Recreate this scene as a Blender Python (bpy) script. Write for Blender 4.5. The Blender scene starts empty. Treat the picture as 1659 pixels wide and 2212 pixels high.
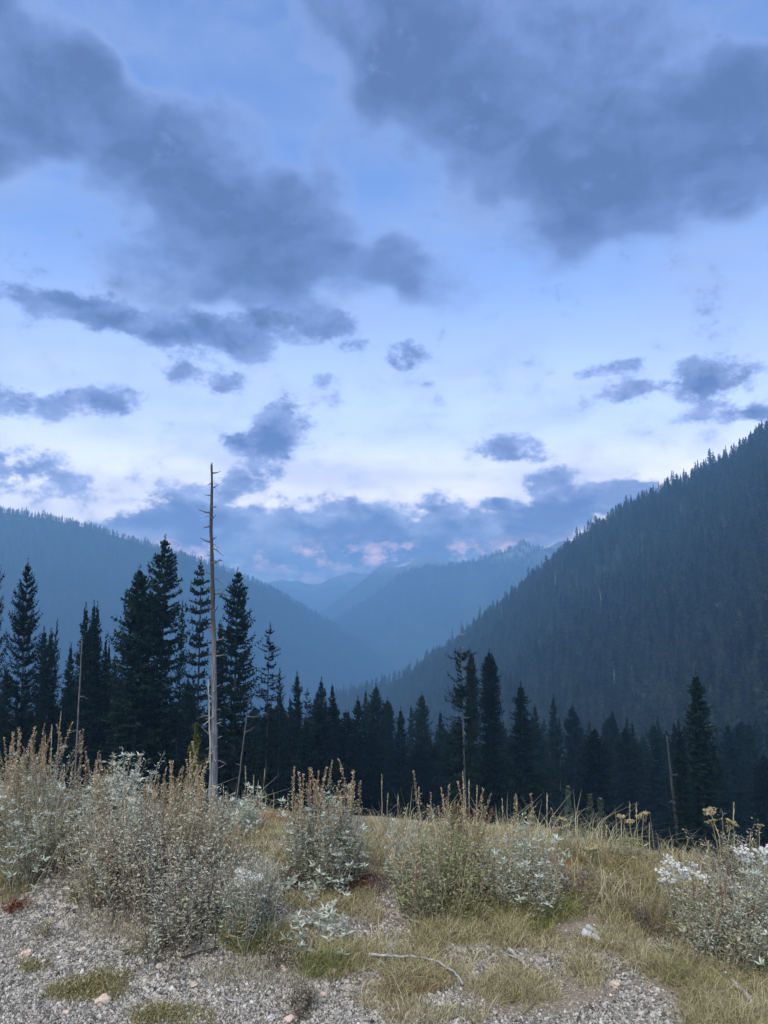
import bpy, math, random
import numpy as np
from math import radians, sin, cos, tan, pi
from mathutils import Vector, Matrix

scene = bpy.context.scene
COL = scene.collection
random.seed(7)

# ------------------------------------------------------------------ camera
PITCH = radians(6.5)
EYE = 1.6
F = 1661.0                      # focal length in units of the 1659 wide picture
CX, CY = 829.5, 1106.0
cam_d = bpy.data.cameras.new('camera')
cam_d.sensor_fit = 'HORIZONTAL'
cam_d.sensor_width = 36.0
cam_d.lens = 36.0 * F / 1659.0
cam_d.clip_start = 0.05
cam_d.clip_end = 20000.0
cam = bpy.data.objects.new('camera', cam_d)
COL.objects.link(cam)
cam.location = (0, 0, EYE)
cam.rotation_euler = (pi / 2 + PITCH, 0, 0)
scene.camera = cam


def ray(xv, yv):
    """World direction through a point of the photograph, scaled to Y = 1."""
    cx = (np.asarray(xv, float) - CX) / F
    cy = (CY - np.asarray(yv, float)) / F
    y = cos(PITCH) - cy * sin(PITCH)
    z = sin(PITCH) + cy * cos(PITCH)
    return cx / y, z / y


def at(xv, yv, dist):
    a, b = ray(xv, yv)
    return np.array([a * dist, dist + 0 * a, EYE + b * dist])


# ------------------------------------------------------------------ world, sun, exposure
SUN_EL, SUN_AZ = radians(50), radians(205)       # azimuth clockwise from +Y: behind the camera
SKY_STRENGTH = 0.13
EXPOSURE = 1.0
scene.view_settings.view_transform = 'Standard'
scene.view_settings.look = 'None'
scene.view_settings.gamma = 1.0
scene.view_settings.use_curve_mapping = False
scene.view_settings.exposure = EXPOSURE

world = bpy.data.worlds.new('World')
scene.world = world
world.use_nodes = True


class NT:
    """Small node-tree helper."""
    def __init__(self, tree):
        self.t = tree

    def n(self, kind, **kw):
        nd = self.t.nodes.new(kind)
        for k, v in kw.items():
            setattr(nd, k, v)
        return nd

    def put(self, sock, v):
        if isinstance(v, bpy.types.NodeSocket):
            self.t.links.new(v, sock)
        elif v is not None:
            if hasattr(sock, 'default_value'):
                try:
                    sock.default_value = v
                except Exception:
                    sock.default_value = (*v, 1.0)

    def math(self, op, a, b=None, c=None, clamp=False):
        nd = self.n('ShaderNodeMath', operation=op, use_clamp=clamp)
        for i, v in enumerate((a, b, c)):
            if v is not None:
                self.put(nd.inputs[i], v)
        return nd.outputs[0]

    def vmath(self, op, a, b=None):
        nd = self.n('ShaderNodeVectorMath', operation=op)
        self.put(nd.inputs[0], a)
        if b is not None:
            self.put(nd.inputs[1], b)
        return nd.outputs['Value' if op in ('LENGTH', 'DOT_PRODUCT', 'DISTANCE') else 'Vector']

    def rng(self, v, a, b, c=0.0, d=1.0, kind='LINEAR'):
        nd = self.n('ShaderNodeMapRange', interpolation_type=kind, clamp=True)
        for i, x in enumerate((v, a, b, c, d)):
            self.put(nd.inputs[i], x)
        return nd.outputs[0]

    def mix(self, f, a, b, blend='MIX'):
        nd = self.n('ShaderNodeMix', data_type='RGBA', blend_type=blend)
        self.put(nd.inputs[0], f)
        self.put(nd.inputs[6], a if isinstance(a, bpy.types.NodeSocket) else (*a, 1.0))
        self.put(nd.inputs[7], b if isinstance(b, bpy.types.NodeSocket) else (*b, 1.0))
        return nd.outputs[2]

    def noise(self, vec, scale, detail=4.0, rough=0.55, dist=0.0):
        nd = self.n('ShaderNodeTexNoise')
        if vec is not None:
            self.put(nd.inputs['Vector'], vec)
        nd.inputs['Scale'].default_value = scale
        nd.inputs['Detail'].default_value = detail
        nd.inputs['Roughness'].default_value = rough
        nd.inputs['Distortion'].default_value = dist
        return nd.outputs['Fac']

    def xyz(self, v):
        nd = self.n('ShaderNodeSeparateXYZ')
        self.put(nd.inputs[0], v)
        return nd.outputs

    def comb(self, x, y, z):
        nd = self.n('ShaderNodeCombineXYZ')
        for i, v in enumerate((x, y, z)):
            self.put(nd.inputs[i], v)
        return nd.outputs[0]


def azel(xv, yv):
    a, b = ray(xv, yv)
    return math.degrees(math.atan2(a, 1.0)), math.degrees(math.atan2(b, math.hypot(a, 1.0)))


def build_world():
    t = world.node_tree
    t.nodes.clear()
    N = NT(t)
    out = N.n('ShaderNodeOutputWorld')
    bg = N.n('ShaderNodeBackground')
    t.links.new(bg.outputs[0], out.inputs[0])
    sky = N.n('ShaderNodeTexSky', sky_type='NISHITA', sun_disc=False)
    sky.sun_elevation = SUN_EL
    sky.sun_rotation = SUN_AZ
    sky.altitude = 1600.0
    sky.air_density = 1.0
    sky.dust_density = 0.6
    sky.ozone_density = 2.5
    d = N.n('ShaderNodeTexCoord').outputs['Generated']
    X, Y, Z = N.xyz(d)
    az = N.math('MULTIPLY', N.math('ARCTAN2', X, Y), 180 / pi)
    el = N.math('MULTIPLY', N.math('ARCSINE', Z), 180 / pi)
    # ---- cloud field, in degrees of azimuth and elevation
    p = N.comb(az, N.math('MULTIPLY', el, 1.35), 0.0)
    n_low = N.noise(p, 0.075, 1.0, 0.5)
    n_mid = N.noise(p, 0.15, 6.0, 0.60, 0.35)
    n_up = N.noise(N.vmath('ADD', p, (0.25, 1.5, 0.0)), 0.15, 4.0, 0.60, 0.35)
    lit = N.rng(N.math('SUBTRACT', n_mid, n_up), -0.09, 0.09, 0.0, 1.0)     # tops of the billows against their bases
    n_hi = N.noise(N.comb(az, N.math('MULTIPLY', el, 1.5), 3.7), 0.36, 7.0, 0.68)
    wob = N.n('ShaderNodeTexNoise')
    N.put(wob.inputs['Vector'], p)
    wob.inputs['Scale'].default_value = 0.16
    wob.inputs['Detail'].default_value = 2.0
    wv = N.vmath('MULTIPLY', N.vmath('SUBTRACT', wob.outputs['Color'], (0.5, 0.5, 0.5)), (9.0, 7.0, 0.0))
    q_soft = N.vmath('ADD', N.comb(az, el, 1.0), wv)
    q_crisp = N.vmath('ADD', N.comb(az, el, 1.0), N.vmath('MULTIPLY', wv, (0.3, 0.26, 0.0)))

    def field(blobs, q):
        acc = None
        for (xv, yv, rx, ry, rot, w) in blobs:
            a, e = azel(xv, yv)
            a2, _ = azel(xv + rx, yv)
            _, e2 = azel(xv, yv - ry)
            sa, se = abs(a2 - a), abs(e2 - e)
            c_, s_ = cos(radians(rot)), sin(radians(rot))
            if abs(rot) < 3:
                nd = N.n('ShaderNodeVectorMath', operation='MULTIPLY_ADD')
                N.put(nd.inputs[0], q)
                nd.inputs[1].default_value = (1 / sa, 1 / se, 0)
                nd.inputs[2].default_value = (-a / sa, -e / se, 0)
                r2 = N.vmath('DOT_PRODUCT', nd.outputs[0], nd.outputs[0])
            else:                                        # q has z = 1
                u = N.vmath('DOT_PRODUCT', q, (c_ / sa, -s_ / sa, (-a * c_ + e * s_) / sa))
                v = N.vmath('DOT_PRODUCT', q, (s_ / se, c_ / se, (-a * s_ - e * c_) / se))
                r2 = N.math('MULTIPLY_ADD', u, u, N.math('MULTIPLY', v, v))
            f_ = N.math('MULTIPLY_ADD', r2, -w, w, clamp=True)
            acc = f_ if acc is None else N.math('ADD', acc, f_)
        return acc

    # soft upper deck; (x, y, rx, ry, rotation down to the right, weight) in photograph units
    soft = [(1130, 170, 560, 350, 12, 1.2), (1480, 330, 460, 225, -4, 1.2), (800, 40, 340, 230, 30, .9), (960, 200, 300, 230, 30, .45),
            (1200, 430, 290, 160, 6, .85), (1660, 280, 250, 220, 0, .8),
            (20, 140, 300, 290, 20, 1.05), (250, 300, 360, 180, 32, 1.1), (470, 420, 310, 170, 28, 1.05),
            (680, 520, 280, 125, 18, .9), (860, 585, 200, 64, 12, .65), (715, 380, 75, 140, 10, .5),
            (370, 600, 200, 120, -15, .8), (580, 620, 210, 105, 10, .8), (20, 330, 190, 80, 0, .5),
            (1130, -160, 700, 150, 0, .6), (-250, 250, 330, 260, 20, .8)]
    crisp = [(130, 660, 200, 42, 6, 1.0), (360, 708, 260, 62, 8, 1.0), (590, 698, 200, 68, -6, 1.0), (745, 725, 70, 50, 30, .7),
             (430, 806, 140, 44, 4, .85), (880, 770, 56, 52, 0, .85), (690, 812, 30, 26, -40, .6), (50, 878, 120, 56, 5, .95), (215, 868, 130, 46, -4, .9),
             (50, 1018, 170, 74, 0, 1.0), (622, 915, 88, 80, -20, 1.0), (565, 985, 100, 88, -30, 1.0), (505, 1050, 46, 46, 0, .7), (500, 955, 60, 34, 0, .7),
             (1312, 790, 110, 34, -6, .9), (1545, 820, 140, 62, 0, 1.0), (1358, 842, 96, 42, 0, .9), (1545, 892, 110, 32, -5, .8), (1660, 885, 90, 34, 0, .85),
             (1112, 960, 92, 48, 5, .9), (1190, 1032, 74, 58, 0, 1.0), (948, 1080, 64, 32, 8, .8), (1060, 1085, 44, 24, 0, .7),
             (430, 1115, 150, 84, -10, 1.0), (690, 1110, 150, 70, 0, 1.0), (600, 1185, 430, 85, 4, 1.1), (880, 1150, 200, 76, 0, 1.0),
             (1075, 1140, 200, 70, 0, 1.0), (1230, 1110, 180, 62, -14, 1.0), (1345, 1070, 90, 50, 0, 1.0), (950, 1200, 380, 46, 0, .9), (330, 1150, 120, 50, 10, .8),
             (1500, 1080, 260, 60, 0, .8), (1900, 860, 260, 50, 0, .8), (-200, 900, 240, 50, 0, .8)]
    fs = field(soft, q_soft)
    fc = field(crisp, q_crisp)
    # away from the picture the same kinds of cloud go on, from noise alone
    front = N.math('MULTIPLY', N.rng(N.math('ABSOLUTE', az), 30.0, 48.0, 1.0, 0.0), N.rng(el, 42.0, 56.0, 1.0, 0.0))
    wild = N.math('MULTIPLY', N.rng(n_low, 0.46, 0.66, 0.0, 0.9), N.rng(el, 4.0, 16.0, 0.4, 1.0))
    fs = N.math('ADD', fs, N.math('MULTIPLY', wild, N.math('SUBTRACT', 1.0, front)))
    ds = N.math('ADD', fs, N.math('MULTIPLY_ADD', n_mid, 1.15, -0.74))
    ds = N.math('ADD', ds, N.math('MULTIPLY_ADD', n_hi, 0.95, -0.475))
    a_s = N.rng(ds, -0.25, 0.95, 0.0, 0.96, 'SMOOTHSTEP')
    nc = N.math('ADD', N.math('MULTIPLY_ADD', n_mid, 0.9, -0.45), N.math('MULTIPLY_ADD', n_hi, 3.0, -1.5))
    dc = N.math('ADD', N.math('SUBTRACT', fc, 0.33), nc)
    a_c = N.rng(dc, -0.1, 0.55, 0.0, 0.94, 'SMOOTHSTEP')
    # thin high veil that breaks up the clear blue
    veil = N.noise(N.comb(N.math('MULTIPLY', az, 0.5), N.math('MULTIPLY', el, 1.6), 9.0), 0.11, 4.0, 0.6)
    a_v = N.math('MULTIPLY', N.rng(veil, 0.40, 0.72, 0.0, 0.5, 'SMOOTHSTEP'), N.rng(el, 22.0, 36.0, 1.0, 0.35))
    base = N.mix(1.0, sky.outputs[0], SKY_TINT, 'MULTIPLY')
    warm = N.rng(el, 3.0, 27.0, 1.0, 0.0, 'SMOOTHSTEP')
    base = N.mix(N.math('MULTIPLY', warm, GLOW_MIX), base, GLOW)
    low = N.rng(el, 5.0, 13.0, 1.0, 0.0, 'SMOOTHSTEP')
    low = N.math('MULTIPLY', low, N.rng(N.math('ABSOLUTE', N.math('SUBTRACT', az, 10.0)), 0.0, 90.0, 0.9, 0.45))   # the sun went down over there
    base = N.mix(low, base, GLOW_LOW)
    c = N.mix(a_v, base, VEIL)
    edge = N.rng(ds, -0.35, 0.3, 0.0, 1.0, 'SMOOTHSTEP')
    c = N.mix(N.math('MULTIPLY', edge, 0.24), c, FRINGE)
    core = N.rng(N.math('ADD', ds, N.math('MULTIPLY_ADD', n_hi, 0.7, -0.35)), 0.15, 1.7, 0.0, 1.0)
    core = N.math('SUBTRACT', core, N.math('MULTIPLY_ADD', lit, 0.36, -0.18), clamp=True)
    c = N.mix(a_s, c, N.mix(core, CLOUD_THIN, CLOUD_CORE))
    lowc = N.rng(el, 4.0, 22.0, 1.0, 0.0)
    ccol = N.mix(N.math('SUBTRACT', N.rng(dc, 0.05, 1.2), N.math('MULTIPLY_ADD', lit, 0.7, -0.3), clamp=True), N.mix(lowc, CLOUD_THIN, LOW_THIN), N.mix(lowc, CLOUD_CORE, LOW_CORE))
    pink = N.math('MULTIPLY', N.rng(el, 2.8, 5.2, 1.0, 0.0, 'SMOOTHSTEP'), N.rng(n_hi, 0.49, 0.62, 0.0, 0.8))
    ccol = N.mix(pink, ccol, PINK)
    c = N.mix(a_c, c, ccol)
    t.links.new(c, bg.inputs['Color'])
    bg.inputs['Strength'].default_value = SKY_STRENGTH


K = 1.0 / SKY_STRENGTH / 2 ** EXPOSURE
def lin(r, g, b, s=1.0):
    f = lambda v: ((v / 255 + 0.055) / 1.055) ** 2.4 if v > 10 else v / 255 / 12.92
    return (f(r) * s, f(g) * s, f(b) * s)

SKY_TINT = (0.93, 0.99, 1.16)
GLOW = lin(220, 220, 240, K * 1.8)
GLOW_MIX = 0.8
GLOW_LOW = lin(250, 236, 230, K * 2.4)
VEIL = lin(188, 205, 246, K * 1.0)
FRINGE = lin(186, 204, 246, K * 1.05)
CLOUD_THIN = lin(126, 153, 214, K)
CLOUD_CORE = lin(88, 114, 168, K)
LOW_THIN = lin(170, 186, 232, K * 1.3)
LOW_CORE = lin(84, 112, 188, K)
PINK = lin(255, 208, 200, K * 3.4)
build_world()
world.cycles.sampling_method = 'MANUAL'
world.cycles.sample_map_resolution = 512

sun_d = bpy.data.lights.new('sun', 'SUN')
sun_d.energy = 2.2
sun_d.angle = radians(50)
sun_d.color = (1.0, 0.92, 0.76)
sun = bpy.data.objects.new('sun', sun_d)
COL.objects.link(sun)
sd = Vector((sin(SUN_AZ) * cos(SUN_EL), cos(SUN_AZ) * cos(SUN_EL), sin(SUN_EL)))   # towards the sun
sun.rotation_euler = sd.to_track_quat('Z', 'Y').to_euler()
sun.location = sd * 50

scene.cycles.volume_bounces = 5
scene.cycles.max_bounces = 6
scene.cycles.diffuse_bounces = 2
scene.cycles.transparent_max_bounces = 6
scene.cycles.use_adaptive_sampling = True
scene.cycles.adaptive_threshold = 0.02
scene.cycles.use_denoising = True
HAZE_DENSITY = 0.00064
HAZE_COLOR = (0.40, 0.72, 1.0)
HAZE_ANISO = 0.35


# ------------------------------------------------------------------ helpers
_GRID = {}


def vnoise(x, y, seed=0):
    if seed not in _GRID:
        _GRID[seed] = np.random.RandomState(seed).rand(256, 256)
    g = _GRID[seed]
    xi = np.floor(x).astype(int); yi = np.floor(y).astype(int)
    fx = x - xi; fy = y - yi
    fx = fx * fx * (3 - 2 * fx); fy = fy * fy * (3 - 2 * fy)
    a = g[xi & 255, yi & 255]; b = g[(xi + 1) & 255, yi & 255]
    c = g[xi & 255, (yi + 1) & 255]; d = g[(xi + 1) & 255, (yi + 1) & 255]
    return (a * (1 - fx) + b * fx) * (1 - fy) + (c * (1 - fx) + d * fx) * fy - 0.5


def fbm(x, y, octs=4, seed=0, gain=0.5):
    x = np.asarray(x, float); y = np.asarray(y, float)
    s = 0; a = 1.0
    for o in range(octs):
        s = s + a * vnoise(x * 2 ** o + 17.3 * o, y * 2 ** o - 9.1 * o, seed + o)
        a *= gain
    return s


def mesh_np(name, verts, faces, mats, tint=None, smooth=False, fmat=None):
    """Mesh from numpy arrays; faces all of one size."""
    me = bpy.data.meshes.new(name)
    verts = np.asarray(verts, np.float32).reshape(-1, 3)
    faces = np.asarray(faces, np.int32)
    k = faces.shape[1]; m = len(faces)
    me.vertices.add(len(verts)); me.vertices.foreach_set('co', verts.ravel())
    me.loops.add(m * k); me.loops.foreach_set('vertex_index', faces.ravel())
    me.polygons.add(m)
    me.polygons.foreach_set('loop_start', np.arange(0, m * k, k, dtype=np.int32))
    if smooth:
        me.polygons.foreach_set('use_smooth', np.ones(m, bool))
    for mt in (mats if isinstance(mats, (list, tuple)) else [mats]):
        me.materials.append(mt)
    if fmat is not None:
        me.polygons.foreach_set('material_index', np.asarray(fmat, np.int32))
    me.update(calc_edges=True)
    if tint is not None:
        at_ = me.attributes.new('tint', 'FLOAT', 'POINT')
        at_.data.foreach_set('value', np.asarray(tint, np.float32).ravel())
    return me


def tag(o, label=None, cat=None, group=None, kind=None):
    if label: o['label'] = label
    if cat: o['category'] = cat
    if group: o['group'] = group
    if kind: o['kind'] = kind
    return o


def link(name, me, parent=None):
    o = bpy.data.objects.new(name, me)
    COL.objects.link(o)
    if parent is not None:
        o.parent = parent
    return o


def material(name, rough=0.8, spec=0.25):
    m = bpy.data.materials.new(name)
    m.use_nodes = True
    b = m.node_tree.nodes['Principled BSDF']
    b.inputs['Roughness'].default_value = rough
    b.inputs['Specular IOR Level'].default_value = spec
    return m, NT(m.node_tree), b


def ramp_mat(name, cols, rough=0.8, spec=0.2, attr='tint', inst=False, objrand=0.0, trans=0.0):
    """Colour from a per-piece random number, through a ramp of colours."""
    m, N, b = material(name, rough, spec)
    a = N.n('ShaderNodeAttribute', attribute_name=attr, attribute_type='INSTANCER' if inst else 'GEOMETRY')
    r = N.n('ShaderNodeValToRGB')
    e = r.color_ramp.elements
    while len(e) > 1:
        e.remove(e[-1])
    e[0].position = 0; e[0].color = (*cols[0], 1)
    for i, c in enumerate(cols[1:]):
        x = e.new((i + 1) / (len(cols) - 1)); x.color = (*c, 1)
    N.put(r.inputs[0], a.outputs['Fac'])
    col = r.outputs[0]
    if objrand:
        oi = N.n('ShaderNodeObjectInfo')
        k = N.rng(oi.outputs['Random'], 0, 1, 1 - objrand, 1 + objrand)
        hs = N.n('ShaderNodeHueSaturation')
        N.put(hs.inputs['Value'], k); N.put(hs.inputs['Color'], col)
        col = hs.outputs[0]
    N.put(b.inputs['Base Color'], col)
    if trans:
        tr = N.n('ShaderNodeBsdfTranslucent'); N.put(tr.inputs[0], col)
        mx = N.n('ShaderNodeMixShader'); mx.inputs[0].default_value = trans
        o = m.node_tree.nodes['Material Output']
        m.node_tree.links.new(b.outputs[0], mx.inputs[1])
        m.node_tree.links.new(tr.outputs[0], mx.inputs[2])
        m.node_tree.links.new(mx.outputs[0], o.inputs[0])
    return m


def scatter(name, pts, meshes, idx, rot, scl, tint):
    """One object whose points carry copies of small meshes (geometry nodes)."""
    src = bpy.data.collections.new(name + '_source')
    for i, me in enumerate(meshes):
        o = bpy.data.objects.new(f'{name}_source_{i:02d}', me)
        src.objects.link(o)
    me = bpy.data.meshes.new(name)
    pts = np.asarray(pts, np.float32)
    me.vertices.add(len(pts)); me.vertices.foreach_set('co', pts.ravel())
    for nm, ty, arr, key in (('idx', 'INT', idx, 'value'), ('rot', 'FLOAT_VECTOR', rot, 'vector'),
                             ('scl', 'FLOAT_VECTOR', scl, 'vector'), ('tint', 'FLOAT', tint, 'value')):
        a = me.attributes.new(nm, ty, 'POINT')
        a.data.foreach_set(key, np.asarray(arr, np.int32 if ty == 'INT' else np.float32).ravel())
    g = bpy.data.node_groups.new(name + '_scatter', 'GeometryNodeTree')
    g.interface.new_socket('Geometry', in_out='INPUT', socket_type='NodeSocketGeometry')
    g.interface.new_socket('Geometry', in_out='OUTPUT', socket_type='NodeSocketGeometry')
    gi = g.nodes.new('NodeGroupInput'); go = g.nodes.new('NodeGroupOutput')
    ci = g.nodes.new('GeometryNodeCollectionInfo')
    ci.inputs['Collection'].default_value = src
    ci.inputs['Separate Children'].default_value = True
    ci.inputs['Reset Children'].default_value = True
    ip = g.nodes.new('GeometryNodeInstanceOnPoints')
    ip.inputs['Pick Instance'].default_value = True

    def named(nm, ty):
        n = g.nodes.new('GeometryNodeInputNamedAttribute')
        n.data_type = ty; n.inputs['Name'].default_value = nm
        return n.outputs['Attribute']
    e2r = g.nodes.new('FunctionNodeEulerToRotation')
    L = g.links.new
    L(gi.outputs[0], ip.inputs['Points']); L(ci.outputs[0], ip.inputs['Instance'])
    L(named('idx', 'INT'), ip.inputs['Instance Index'])
    L(named('rot', 'FLOAT_VECTOR'), e2r.inputs[0]); L(e2r.outputs[0], ip.inputs['Rotation'])
    L(named('scl', 'FLOAT_VECTOR'), ip.inputs['Scale'])
    L(ip.outputs[0], go.inputs[0])
    o = link(name, me)
    md = o.modifiers.new('scatter', 'NODES'); md.node_group = g
    return o


# ------------------------------------------------------------------ ground
def crest(X):
    return 5.25 - 0.35 * np.clip(X, -5, 4) + 0.15 * np.sin(X * 1.3 + 0.6)


def gz(X, Y):
    """Height of the ground: a gravel pull-out, a low berm, then the drop into the valley."""
    X = np.asarray(X, float); Y = np.asarray(Y, float)
    d = Y - crest(X)
    dd = np.maximum(d, 0)
    fall = 0.34 * (np.sqrt(dd * dd + 0.7 ** 2) - 0.7)
    z = -260 * (1 - np.exp(-fall / 260))
    left = 1 / (1 + np.exp((X + 0.9) * 1.6))
    z = z + (0.10 + 0.24 * left) * np.exp(-((d + 0.9) / 1.15) ** 2) * (np.abs(X) < 400)
    near = np.exp(-np.maximum(np.hypot(X, Y) - 12, 0) / 10)
    z = z + near * (0.07 * fbm(X * 0.7, Y * 0.7, 3, 3) + 0.018 * fbm(X * 4, Y * 4, 3, 5))
    z = z + (1 - near) * 2.2 * fbm(X / 26, Y / 26, 3, 11) * np.clip(d / 30, 0, 1)
    return z


def hit(xv, yv):
    """Point of the ground seen at a point of the photograph."""
    a, b = ray(xv, yv)
    Ys = np.linspace(2.0, 14, 1201)
    dz = EYE + b * Ys - gz(a * Ys, Ys)
    i = np.argmax(dz < 0)
    if dz[i] >= 0:
        i = int(np.argmin(dz[200:900])) + 200
    return np.array([a * Ys[i], Ys[i], float(gz(a * Ys[i], Ys[i]))])


def m_ground():
    m, N, b = material('gravel_ground', 0.9, 0.2)
    pos = N.n('ShaderNodeNewGeometry').outputs['Position']
    vo = N.n('ShaderNodeTexVoronoi'); N.put(vo.inputs['Vector'], pos); vo.inputs['Scale'].default_value = 105
    r = N.xyz(vo.outputs['Color'])[0]
    v2 = N.n('ShaderNodeTexVoronoi'); N.put(v2.inputs['Vector'], pos); v2.inputs['Scale'].default_value = 44
    r2 = N.xyz(v2.outputs['Color'])[1]
    c = N.mix(r, (.055, .05, .042), (.26, .238, .20))
    c = N.mix(N.rng(r2, .72, .74), c, (.46, .41, .345))
    big = N.noise(pos, 1.3, 4, .6)
    c = N.mix(N.rng(big, .42, .66), c, (.15, .125, .10))
    at_ = N.n('ShaderNodeAttribute', attribute_name='soil')
    soilc = N.mix(N.noise(pos, 40, 4, .7), (.11, .09, .065), (.36, .30, .22))
    c = N.mix(N.rng(N.math('ADD', at_.outputs['Fac'], N.math('MULTIPLY_ADD', N.noise(pos, 7, 3), .8, -.4)), .35, .65), c, soilc)
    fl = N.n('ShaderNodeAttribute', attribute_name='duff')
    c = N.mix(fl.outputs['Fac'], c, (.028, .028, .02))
    N.put(b.inputs['Base Color'], c)
    bp = N.n('ShaderNodeBump'); bp.inputs['Strength'].default_value = 0.8; bp.inputs['Distance'].default_value = .012
    N.put(bp.inputs['Height'], N.math('SUBTRACT', 1.0, vo.outputs['Distance']))
    N.put(b.inputs['Normal'], bp.outputs[0])
    return m


# places (photograph units) where soil and litter cover the gravel: x, y, rx, ry
SOIL = [(90, 1800, 220, 90), (370, 1840, 260, 170), (700, 1850, 160, 110), (960, 1870, 160, 110), (1130, 1890, 150, 100),
        (1350, 1900, 300, 90), (1580, 1970, 180, 90), (560, 1780, 140, 60), (850, 1800, 200, 60), (400, 1985, 190, 40), (1250, 2000, 330, 60),
        (1280, 1852, 420, 34), (1150, 2150, 200, 60), (1560, 2130, 200, 60)]


def build_ground():
    n = 420
    u = np.linspace(-1, 1, n)
    xs = 3.2 * u + np.sign(u) * 0.0009 * (np.exp(np.abs(u) * 15.3) - 1)
    v = np.linspace(-1, 1, n)
    ys = 4.6 + 2.6 * v + np.sign(v) * 0.0009 * (np.exp(np.abs(v) * 15.4) - 1)
    ys = ys[ys > -300]
    X, Y = np.meshgrid(xs, ys)
    Zv = gz(X, Y)
    V = np.stack([X, Y, Zv], -1).reshape(-1, 3)
    ny, nx = X.shape
    i = np.arange(ny * nx).reshape(ny, nx)
    Fq = np.stack([i[:-1, :-1], i[:-1, 1:], i[1:, 1:], i[1:, :-1]], -1).reshape(-1, 4)
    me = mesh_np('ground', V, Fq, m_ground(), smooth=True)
    soil = np.zeros(len(V))
    for (x, y, rx, ry) in SOIL:
        c = hit(x, y); e = hit(x + rx, y); f0 = hit(x, y + ry); f1 = hit(x, y - ry)
        r_x = abs(e[0] - c[0]); r_y = max(abs(f1[1] - f0[1]) / 2, .15)
        r2 = ((V[:, 0] - c[0]) / r_x) ** 2 + ((V[:, 1] - (f0[1] + f1[1]) / 2) / r_y) ** 2
        soil = np.maximum(soil, np.clip(1.3 - r2, 0, 1))
    soil = np.maximum(soil, np.exp(-((V[:, 1] - crest(V[:, 0]) - .1) / .55) ** 2))
    a = me.attributes.new('soil', 'FLOAT', 'POINT'); a.data.foreach_set('value', soil.astype(np.float32))
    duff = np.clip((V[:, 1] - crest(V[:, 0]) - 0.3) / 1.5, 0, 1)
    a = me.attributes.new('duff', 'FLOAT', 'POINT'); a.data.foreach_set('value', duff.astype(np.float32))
    o = link('ground', me)
    tag(o, 'pale gravel ground with bare soil falling away into the valley', kind='structure')


build_ground()


# ------------------------------------------------------------------ mountains
def m_forest_slope():
    m, N, b = material('forested_slope', 0.95, 0.1)
    pos = N.n('ShaderNodeNewGeometry').outputs['Position']
    a = N.noise(pos, .02, 6, .7)
    c = N.mix(N.rng(a, .35, .65), (.014, .021, .016), (.035, .045, .034))
    N.put(b.inputs['Base Color'], c)
    bp = N.n('ShaderNodeBump'); bp.inputs['Strength'].default_value = 1.0; bp.inputs['Distance'].default_value = 7
    N.put(bp.inputs['Height'], N.noise(pos, .12, 5, .7)); N.put(b.inputs['Normal'], bp.outputs[0])
    return m


def m_far(rock):
    m, N, b = material('mountain_rock_and_wood', 0.95, 0.1)
    pos = N.n('ShaderNodeNewGeometry').outputs['Position']
    z = N.xyz(pos)[2]
    a = N.noise(pos, .006, 7, .62, .4)
    h = N.rng(z, rock[0], rock[1])
    wood = N.mix(N.noise(pos, .02, 5, .7), (.02, .03, .02), (.05, .06, .045))
    scree = N.mix(N.noise(pos, .015, 5, .7), (.08, .08, .08), (.34, .32, .31))
    c = N.mix(N.rng(N.math('ADD', N.math('MULTIPLY', h, .5), a), .62, .78), wood, scree)
    N.put(b.inputs['Base Color'], c)
    bp = N.n('ShaderNodeBump'); bp.inputs['Strength'].default_value = 1.0; bp.inputs['Distance'].default_value = 30
    N.put(bp.inputs['Height'], N.noise(pos, .02, 6, .65)); N.put(b.inputs['Normal'], bp.outputs[0])
    return m


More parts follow.
